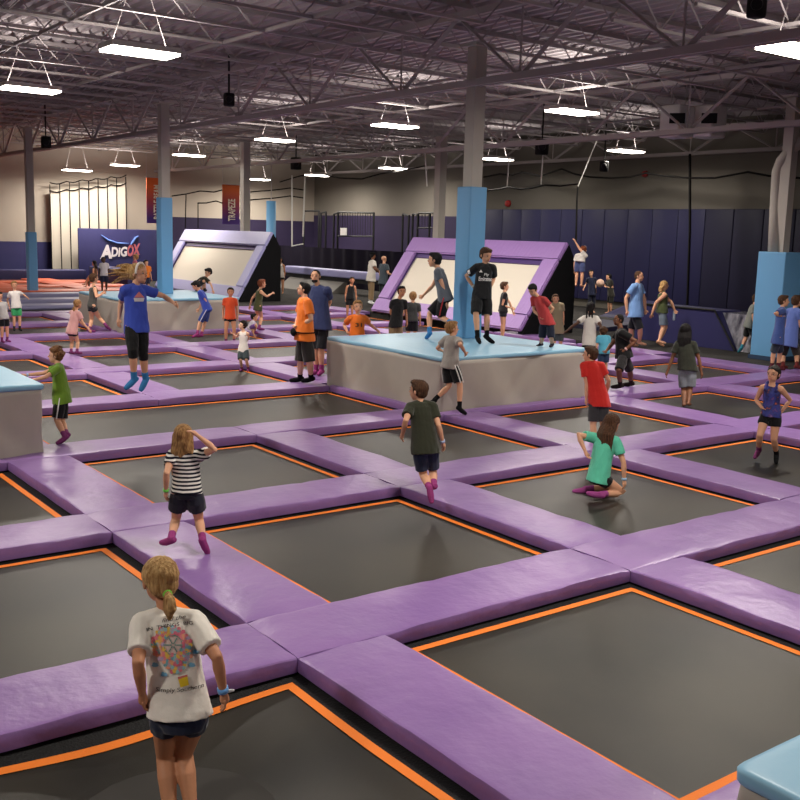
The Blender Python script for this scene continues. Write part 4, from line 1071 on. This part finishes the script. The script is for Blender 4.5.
# ---- hanging lamps
FIX = [(30, 91, 1), (140, 54, 1), (125, 166, 1), (189, 156, 1), (275, 141, 1), (318, 176, 0), (395, 127, 1), (393, 169, 1), (572, 113, 1), (497, 160, 1), (77, 171, 0), (257, 180, 0), (626, 152, 0), (796, 52, 0)]
LN = ['high-bay lamp at the upper left of the photo', 'high-bay lamp highest at the left, near the top edge', 'high-bay lamp above the white padded curtain, right one', 'high-bay lamp just right of the second pillar', 'high-bay lamp between the second and central pillars', 'small far high-bay lamp over the climbing rigs', 'high-bay lamp just left of the central pillar', 'high-bay lamp glowing on the far wall left of the bare column', 'large high-bay lamp right of the central pillar', 'high-bay lamp directly beside the central pillar column', 'small high-bay lamp above the white padded curtain, left one', 'small high-bay lamp behind the pale bare column', 'thin far high-bay lamp near the silver heater units', 'high-bay lamp at the top right edge']
FZ = 5.7
def lampos(px, py):
    P = bp(px, py, FZ)
    if P.y > 47.5: P = onY(px, py, 47.5)
    if P.x > 28.2: P = onX(px, py, 28.2)
    return P
def lamp(P, label, en, power):
    t = empty('high_bay_lamp', (P.x, P.y, P.z), label, 'ceiling lamp', None)
    x, y, z = P
    boxo('housing', x-.62, x+.62, y-.33, y+.33, z+.04, z+.13, LAMPB, t)
    boxo('lens', x-.60, x+.60, y-.31, y+.31, z, z+.04, LAMP, t)
    g = G()
    for s_ in (-.5, .5): g.tube([(x+s_, y, z+.12), (x+s_*.2, y, ZD-.1)], .007, 4, True, True)
    g.obj('hanging_rod', STEEL, t)
def light(x, y, z, power, sz=1.2):
    l_ = bpy.data.lights.new('high_bay_light', 'AREA'); l_.shape = 'RECTANGLE'; l_.size = sz; l_.size_y = .44; l_.energy = power; l_.color = (1, .93, .83); l_.spread = R(170)
    o = bpy.data.objects.new('high_bay_light', l_); COL.objects.link(o); o.location = (x, y, z-.02)
PW = 300
for (px, py, big), nm in zip(FIX, LN):
    P = lampos(px, py); lamp(P, nm, 1, 1); light(P.x, P.y, P.z, PW)
# further unseen hall lamps, added behind and beside the camera to brighten left faces
for (x, y) in ((6, 5), (15, 1), (0, 13), (-4, 4), (5, -5), (24, 3), (-5, 22), (-1, 30), (-8, 12), (-3, 40), (4, 44)): light(x, y, 5.85, PW)
# a little of each lamp's light goes up to the deck
for (px, py, big) in FIX:
    P = lampos(px, py); l_ = bpy.data.lights.new('lamp_uplight', 'AREA'); l_.shape = 'RECTANGLE'; l_.size = 1.2; l_.size_y = .6; l_.energy = 52; l_.spread = R(180); l_.color = (1, .93, .86)
    o = bpy.data.objects.new('lamp_uplight', l_); COL.objects.link(o); o.location = (P.x, P.y, P.z+.17); o.rotation_euler = (math.pi, 0, 0)
for (x, y) in ((6, 5), (15, 1), (0, 13), (-4, 4), (24, 3), (-5, 22), (-1, 30)):
    l_ = bpy.data.lights.new('lamp_uplight', 'AREA'); l_.size = 1.0; l_.energy = 52; l_.color = (1, .93, .86); l_.spread = R(180)
    o = bpy.data.objects.new('lamp_uplight', l_); COL.objects.link(o); o.location = (x, y, 6.02); o.rotation_euler = (math.pi, 0, 0)

# ---- far walls
y = 16.0; k = 0
while y < 35.2:
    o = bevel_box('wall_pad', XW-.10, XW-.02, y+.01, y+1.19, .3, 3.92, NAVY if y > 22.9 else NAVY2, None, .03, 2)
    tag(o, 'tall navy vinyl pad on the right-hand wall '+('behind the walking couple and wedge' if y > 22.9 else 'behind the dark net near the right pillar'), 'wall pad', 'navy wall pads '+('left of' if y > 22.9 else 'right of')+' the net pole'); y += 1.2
# white padded curtain, mural, banners
P0_, P1_ = onY(52, 270, 49.5), onY(127, 270, 49.5); zt0, zt1 = onY(53, 191, 49.5).z, onY(127, 183, 49.5).z
g = G(); n = 8; t = empty('padded_curtain', (P0_.x, 49.5, .3), 'tall white padded curtain with dark seams on the back left wall', 'curtain')
for k in range(n):
    a = lerp(P0_.x, P1_.x, k/n)+.02; b = lerp(P0_.x, P1_.x, (k+1)/n)-.02
    z0k, z1k = lerp(zt0, zt1, k/n), lerp(zt0, zt1, (k+1)/n)
    m = (a+b)/2; g.hexa([(a, 49.6, .3), (b, 49.6, .3), (b, 49.6, z1k), (a, 49.6, z0k)], [(a, 49.5, .3), (b, 49.5, .3), (b, 49.5, z1k), (a, 49.5, z0k)])
g.obj('white_panels', CURT, t)
g = G()
for k in range(n+1):
    a = lerp(P0_.x, P1_.x, k/n); g.box(a-.012, a+.012, 49.44, 49.5, .3, lerp(zt0, zt1, k/n)+.3)
g.obj('seams', ROPE, t)
for dz in (0, .42):
    g = G(); pts = []
    for k in range(25):
        u = k/24; pts.append((lerp(P0_.x, P1_.x, u), 49.42, lerp(zt0, zt1, u)+dz*.9-.10*abs(math.sin(u*math.pi*5))))
    g.tube(pts, [.028]*25, 5); g.obj('top_rope', ROPE, t)
A_, B_ = onY(78, 228, 48.8), onY(162, 228, 48.8); zb = .0
t = empty('mural_panel', ((A_.x+B_.x)/2, 48.8, zb), 'navy wall mural panel with white graffiti-style lettering', 'mural')
bevel_box('panel', A_.x, B_.x, 48.8, 48.9, zb, A_.z, NAVY, t, .03, 2)
def onm(px, py): return onY(px, py, 48.78)
def mtext(txt, a, b, hgt, col, bold=.03, shear=.1):
    p = onm(*a); q = onm(*b); u = onm(a[0], a[1]-hgt)-p
    text_quad('mural_lettering', txt, p, q-p, u, col, t, Vector((0, -.03, 0)), shear, bold)
MW = M('mural_white', (200, 192, 196), .7)
mtext('A', (100, 259), (112, 258.5), 14, MW, .05); mtext('DiG', (111, 257), (127, 256.5), 10, MW, .04); mtext('OX', (127, 257), (140, 255), 12, M('mural_rose', (170, 90, 100), .7), .05)
g = G(); pts = [onm(x, y)+Vector((0, -.03, 0)) for x, y in ((101, 235), (108, 240), (117, 243), (128, 243.5))]; g.tube(pts, [.02, .05, .05, .02], 5); pts = [onm(x, y)+Vector((0, -.03, 0)) for x, y in ((131, 244), (135, 238), (138, 236))]; g.tube(pts, [.05, .06, .02], 5); g.obj('mural_swoosh', M('mural_blue', (90, 120, 190), .7), t)

def banner_mat():
    m = M('banner_print', (200, 90, 40), .8); n = m.node_tree.nodes; l = m.node_tree.links; tc = n.new('ShaderNodeTexCoord'); sx = n.new('ShaderNodeSeparateXYZ'); mr = n.new('ShaderNodeMapRange'); cr_ = n.new('ShaderNodeValToRGB')
    l.new(tc.outputs['Object'], sx.inputs[0]); l.new(sx.outputs['Z'], mr.inputs[0]); mr.inputs[1].default_value = 0; mr.inputs[2].default_value = 2.3
    l.new(mr.outputs[0], cr_.inputs[0]); e = cr_.color_ramp.elements; e[0].color = rgb((66, 40, 110)); e[0].position = .1; e[1].color = rgb((212, 100, 48)); e[1].position = .75
    q = e.new(.45); q.color = rgb((150, 60, 70)); l.new(cr_.outputs[0], n['Principled BSDF'].inputs['Base Color']); return m
BM = banner_mat()
def banner(px0, px1, py0, py1, Y, txt, tx0, tx1, ty0, ty1, label):
    a = onY(px0, py1, Y); b = onY(px1, py0, Y); t = empty('hanging_banner', (a.x, Y, a.z), label, 'banner')
    g = G(); g.box(a.x, b.x, Y, Y+.03, a.z, b.z); g.obj('banner_cloth', BM, t)
    p = onY(tx1, ty1, Y-.02); up = onY(tx1, ty0, Y-.02)-p; rt = onY(tx0, ty1, Y-.02)-p
    text_quad('banner_lettering', txt, p, up, rt, M('banner_white', (225, 210, 190), .8), t, Vector((0, -.02, 0)), 0, .02)
    g = G(); g.tube([(a.x, Y, b.z), (a.x, Y, 6.2)], .012, 4); g.tube([(b.x, Y, b.z), (b.x, Y, 6.2)], .012, 4); g.tube([(a.x-.05, Y, b.z), (b.x+.05, Y, b.z)], .025, 6); g.obj('hanging_cords', STEEL, t)
banner(147, 166, 178, 223, 46.5, 'BATTLE BEAM', 153.5, 159.5, 185, 219, 'orange and purple vertical banner reading BATTLE BEAM, half behind the second pillar')
banner(222.5, 239.5, 185, 224, 46.5, 'TRAPEZE', 228, 235, 199, 221, 'orange and purple vertical banner reading TRAPEZE, above the left tilted trampoline')

# navy benches at the orange court
tag(bevel_box('padded_bench', 4, 16.9, 47.6, 48.4, -.01, .62, NAVY, None, .05), 'long navy padded bench along the back wall behind the orange court', 'bench')
tag(bevel_box('padded_bench', 17.0, 18.0, 42.8, 47.5, -.01, .82, NAVY, None, .05), 'long navy padded bench right of the orange court, before the mural', 'bench')
for i in range(4):
    for j in range(3):
        x0 = 5.0+i*2.9; y0 = 38.4+j*2.9
        if not in_frame([(x0, y0, 0), (x0+2.9, y0+2.9, 0)]): continue
        tag(bevel_box('orange_pad', x0, x0+2.88, y0, y0+1.15, -.01, .26, ORPAD, None, .03, 2), 'orange vinyl pad strip of the far left orange court', 'pad', 'orange pad strips of the far court')
        tag(bevel_box('orange_pad', x0, x0+1.3, y0+1.17, y0+2.88, -.01, .26, ORPAD, None, .03, 2), 'short orange vinyl cross pad of the far left orange court', 'pad', 'orange cross pads of the far court')
        tag(boxo('trampoline', x0+1.32, x0+2.88, y0+1.17, y0+2.88, -.01, .2, M('brick_woven_bed', (120, 62, 46), .7)), 'small dark red-brown bed among the orange pads of the far court', 'trampoline', 'beds of the far orange court')
BW = M('slate_lavender_vinyl', (126, 124, 158), .5, .4, .2, 5)
for k, (y0, zt) in enumerate(((33.1, .14), (34.9, .20), (36.7, .27))):
    tag(bevel_box('step_pad', 2, 16.2, y0, y0+.95, -.01, zt, BW, None, .07, 3), 'long slate-lavender step pad, '+('front', 'middle', 'rear')[k]+' one of three before the orange court', 'step pad')

# climbing rigs, net and barrier behind the man in orange
def rig(X, posts, rails, bars, label):
    base = onX(posts[0][0], 285, X); t = empty('climbing_rig', (X, base.y, 0), label, 'climbing rig')
    for (px, y0) in posts:
        a = onX(px, y0, X); g = G(); g.tube([(X, a.y, 0), (X, a.y, a.z)], .05, 6, True, True); g.obj('post', BLACK, t)
    for (xa_, ya_, xb_, yb_) in rails:
        g = G(); g.tube([onX(xa_, ya_, X), onX(xb_, yb_, X)], .045, 6, True, True); g.obj('rail', BLACK, t)
    if bars:
        g = G(); 
        for (xa_, xb_, n, y0, y1) in bars:
            for k in range(n):
                px = lerp(xa_, xb_, k/(n-1)); a = onX(px, y0, X); b = onX(px, y1, X); g.tube([a, b], .018, 4, True, True)
        g.obj('guard_bars', BLACK, t)
    return t
t = rig(28.8, [(304, 211), (319, 211), (321, 213), (326, 212), (334, 214), (338, 212), (374, 213)], [(304, 211, 319, 211), (321, 213, 326, 212), (334, 214, 341, 212), (338, 212, 374, 213), (338, 236, 374, 236.5)], [(340, 373, 14, 212.5, 236)], 'black steel climbing rig with barred guard rail against the far wall')
a = onX(341, 235, 28.7); b = onX(347, 228, 28.7); g = G(); g.box(28.66, 28.70, b.y, a.y, a.z, b.z); g.obj('notice_board', WHITEP, t)
rig(28.8, [(403, 214), (409, 215), (413, 214), (418, 214), (430, 213), (440, 213)], [(403, 214, 409, 216), (413, 214, 418, 215), (418, 213, 440, 213), (418, 228, 440, 228)], [(419, 440, 8, 213, 228)], 'black steel climbing frame just left of the bare grey column')
a = onX(268, 250, 28.0); b = onX(404, 250, 28.0)
g = G(); n = 60; rings = []
vs = []
for k in range(n+1):
    yy = lerp(a.y, b.y, k/n); xx = 28.0+.06*math.sin(k*1.3); vs += [(xx, yy, 0), (xx, yy, 1.9)]
g.add(vs, [(2*k, 2*k+2, 2*k+3, 2*k+1) for k in range(n)]); g.add([(x+.04, y, z) for x, y, z in vs], [(2*k+1, 2*k+3, 2*k+2, 2*k) for k in range(n)])
tag(g.obj('dark_standin_sheet', M('dark_plum_sheet', (30, 26, 38), .9, .1), None, True), 'long dark sheet standing in for black netting and wall below the climbing rigs', 'screen')  # solid dark sheet added to stand for netting and dark wall
a = onX(288, 292, 25.5); b = onX(373, 292, 25.5); t = empty('padded_barrier', (25.5, (a.y+b.y)/2, 0), 'low silver-lavender padded barrier left of the man in white', 'barrier')
bevel_box('rail_pad', 25.3, 25.9, b.y, a.y, .68, 1.02, LAVENDER, t, .08); boxo('dark_rail', 25.4, 25.8, b.y, a.y, .50, .68, RAIL, t)
g = G(); g.hexa([(24.6, b.y+2, 0), (24.6, a.y-.5, 0), (25.3, a.y-.5, .5), (25.3, b.y+2, .5)], [(25.4, b.y+2, 0), (25.4, a.y-.5, 0), (25.5, a.y-.5, .5), (25.5, b.y+2, .5)]); g.obj('sloped_panel', M('worn_grey_panel', (120, 116, 110), .6, .3), t)
g = G()
for u in (.05, .5, .95): yy = lerp(a.y, b.y, u); g.box(25.55, 25.65, yy-.05, yy+.05, 0, .5)
g.obj('legs', RAIL, t)

# blue hanging pad, trapeze poles
P = onY(271, 240, 41.0); t = empty('hanging_pole_pad', (P.x, 41, 0), 'narrow light blue padded pole standing in the shadow left of the rigs', 'pole')
g = G(); a = onY(271, 201, 41.0).z; g.tube([(P.x, 41, 0), (P.x, 41, a)], .22, 14, True, True); g.obj('blue_sleeve', PILBLUE, t, True)
g = G(); g.tube([(P.x, 41, a), (P.x, 41, 6.6)], .02, 5); g.obj('cable', STEEL, t)
def pole(x0, y0, x1, y1, X, label, w=.035):
    a = onX(x0, y0, X); b = onX(x1, y1, X); g = G(); g.tube([a, b], w, 6); tag(g.obj('hanging_pole', WHITEP, None, True), label, 'pole')
pole(292, 176, 292, 246, 24, 'long thin white pole hanging left of the climbing rigs'); pole(305, 176, 303, 236, 24, 'second thin white pole, beside the climbing rigs'); pole(292, 246, 303, 244, 24, 'short white trapeze bar between the hanging poles', .03)
pole(425, 152, 427, 186, 22, 'thin white rod hanging just left of the bare grey column', .02)
pole(509, 158, 507, 186, 24, 'thin white rod right of the central pillar', .02); pole(543, 150, 541, 184, 24, 'thin white rod below the hanging speaker', .02); pole(597, 140, 578, 186, 27, 'slanting thin rod holding the inner net corner', .02)
# net ropes
def rope(pts, X, label, w=.035):
    g = G(); g.tube([onX(x, y, X) for x, y in pts], [w]*len(pts), 5); return g
t = empty('safety_net', (29.2, 25, 0), 'tall dark safety net hung on a sagging black rope before the navy wall', 'net')
top = [(484, 177), (500, 174), (512, 175), (522, 172), (540, 176), (562, 169), (575, 174), (590, 177), (612, 178), (630, 177), (646, 173), (665, 176), (690, 178), (715, 178), (748, 172), (770, 176), (800, 178), (830, 176)]
rope(top, 29.2, '').obj('top_rope', ROPE, t); rope([(690, 155), (690, 230), (686, 345)], 29.2, '', .05).obj('net_pole', ROPE, t)
fs = []; vs = []
top2 = [p for p in top]
for (x, y) in top2: a = onX(x, y, 29.22); vs += [tuple(a), (a.x, a.y, .1)]
mesh_obj('net_mesh', vs, [(2*k, 2*k+2, 2*k+3, 2*k+1) for k in range(len(top2)-1)], NET, t)
g = rope([(484, 191), (500, 189), (508, 187), (520, 189), (532, 188), (545, 185), (560, 186), (578, 184), (577, 198), (576, 240)], 27, '')
tag(g.obj('net_rope', ROPE), 'black edge rope of the inner net above the large tilted trampoline', 'rope')
g = rope([(280, 182), (300, 176), (320, 174), (340, 178), (362, 179), (380, 174), (400, 171), (425, 166)], 28.5, ''); tag(g.obj('net_rope', ROPE), 'sagging black rope along the far wall above the climbing rigs', 'rope')
g = G(); g.tube([onY(x, y, 45) for x, y in ((172, 196), (186, 194), (200, 191), (214, 192), (222, 190))], [.03]*5, 5); g.tube([onY(186, 194, 45), onY(185, 240, 45)], .025, 5); g.tube([onY(x, y, 45) for x, y in ((198, 203), (206, 203), (216, 201), (222, 203))], [.03]*4, 5); g.tube([onY(198, 203, 45), onY(198, 228, 45)], .025, 5)
tag(g.obj('net_rope', ROPE), 'black net ropes between the second pillar and the banner', 'rope')
g = G()
for dy in (0, 8): g.tube([onY(x, y+dy, 44) for x, y in ((250, 192), (262, 191), (275, 190), (290, 188), (304, 190))], [.03]*5, 5)
tag(g.obj('net_rope', ROPE), 'black net ropes above the narrow blue pole', 'rope')

# hung loudspeakers, alarm bells, heater units
def speaker(px, py, Z, w, label):
    P = bp(px, py, Z); x, y, z = P; t = empty('loudspeaker', (x, y, z-w), label, 'speaker')
    bevel_box('cabinet', x-w*.6, x+w*.6, y-w*.5, y+w*.5, z-w, z+w*.6, BLACK, t, .06)
    g = G(); d = Vector((-x, -y, 0)).normalized(); g.tube([P+d*w*.6-Vector((0, 0, .2*w)), P+d*(w*.82)-Vector((0, 0, .25*w))], [w*.42, w*.36], 14, True, True); g.obj('horn', BLACK, t)
    g = G(); g.tube([(x, y, z+w*.6), (x, y, 6.9)], .025, 5); g.obj('bracket', BLACK, t)
speaker(46, 141, 5.6, .26, 'black loudspeaker hanging at the left end of the central truss'); speaker(229, 98, 5.9, .2, 'black loudspeaker hung high left of centre under the truss')
speaker(296, 162, 5.6, .32, 'large black loudspeaker hanging between the second and central pillars'); speaker(542, 145, 5.6, .3, 'black loudspeaker hanging right of the central pillar'); speaker(604, 165, 5.2, .22, 'small black speaker before the wall left of the heaters'); speaker(757, 3, 6.0, .2, 'black loudspeaker cut by the top edge at right')
for (px, py, r_, lab) in ((507, 203.5, .16, 'round red alarm bell on the wall right of the central pillar'), (644, 174, .13, 'small red alarm on the wall above the net rope')):
    P = onX(px, py, 30.9); g = G(); g.tube([(31.0, P.y, P.z), (30.88, P.y, P.z)], [r_, r_*.8], 14, True, True); tag(g.obj('alarm_bell', REDP, None, True), lab, 'alarm bell')
for (px, lab) in ((677, 'left of the two silver ceiling heater units'), (709, 'right of the two silver ceiling heater units')):
    P = atd(px, 122, 27.0); x, y, z = P; t = empty('heater_unit', (x, y, z-.45), lab, 'heater')
    bm = bevel_box('foil_casing', x-.33, x+.33, y-.33, y+.33, z-.42, z+.42, SILV, t, .07)
    d = Vector((-x, -y, 0)).normalized(); rr = Vector((d.y, -d.x, 0))
    g = G(); c = P+d*.40+Vector((0, 0, .05)); 
    g.hexa([c-rr*.2-Vector((0, 0, .13)), c+rr*.2-Vector((0, 0, .13)), c+rr*.2+Vector((0, 0, .13)), c-rr*.2+Vector((0, 0, .13))], [q+d*.05 for q in (c-rr*.2-Vector((0, 0, .13)), c+rr*.2-Vector((0, 0, .13)), c+rr*.2+Vector((0, 0, .13)), c-rr*.2+Vector((0, 0, .13)))])
    g.obj('dark_outlet', BLACK, t)
    g = G()
    for sx_ in (-.3, .3): g.tube([(x+sx_, y, z+.42), (x+sx_, y, 6.9)], .015, 4)
    g.obj('hanging_rod', STEEL, t)

# navy bench with slanted end, glossy slope, low boards
t = empty('padded_bench', (22.4, 17, 0), 'navy vinyl bench wall with slanted right end behind the walking couple', 'bench')
g = G(); yL = onX(634, 342, 22.5).y; yR0 = onX(735, 352, 22.5).y; yR1 = onX(715, 312, 22.5).y
g.hexa([(22.5, yR0, 0), (22.5, yL, 0), (22.5, yL, .98), (22.5, yR1, .98)], [(23.6, yR0, 0), (23.6, yL, 0), (23.6, yL, .98), (23.6, yR1, .98)]); g.obj('bench_body', NAVY, t)
g = G(); g.tube([(22.48, yR0, .02), (22.48, yR1, 1.0), (22.48, yL, 1.0)], [.03]*3, 6); g.obj('piping', BLACK, t)
g = G(); yb = yR0-2.6
g.hexa([(22.56, yb, 0), (22.56, yR0-.03, 0), (22.8, yR1-.03, .94), (22.8, yb, .94)], [(23.7, yb, 0), (23.7, yR0-.03, 0), (23.7, yR1-.03, .95), (23.7, yb, .95)]); tag(g.obj('crumpled_slope', SHINY), 'glossy crumpled grey vinyl cover beside the navy bench end', 'cover')
for k, (ya_, yb_, x0, zt) in enumerate(((20.8, 22.6, 25.4, .5), (23.2, 25.0, 27.6, .6), (20.8, 23.0, 23.2, .2))):
    g = G(); g.hexa([(x0, ya_, 0), (x0, yb_, 0), (x0+.1, yb_-.4, .12), (x0+.1, ya_, .12)], [(x0+1.6, ya_, 0), (x0+1.6, yb_, 0), (x0+1.6, yb_-.4, zt), (x0+1.6, ya_, zt)])
    tag(g.obj('ramp_pad', NAVY2), ('navy ramp pad in front of the ball-holding child', 'navy ramp pad farthest back by the wall pads', 'low navy ramp pad nearest the braided girl')[k], 'ramp pad')

# world, exposure
w = bpy.data.worlds.new('world'); sc.world = w; w.use_nodes = True; w.node_tree.nodes['Background'].inputs[0].default_value = (.5, .48, .46, 1); w.node_tree.nodes['Background'].inputs[1].default_value = .15
vs_ = sc.view_settings; vs_.view_transform = 'Standard'; vs_.look = 'None'; vs_.exposure = 0.0; vs_.gamma = 1; vs_.use_curve_mapping = False
print('pads', len(PADS), 'cells', len(CELLS), 'wedge', wyA, wyB)
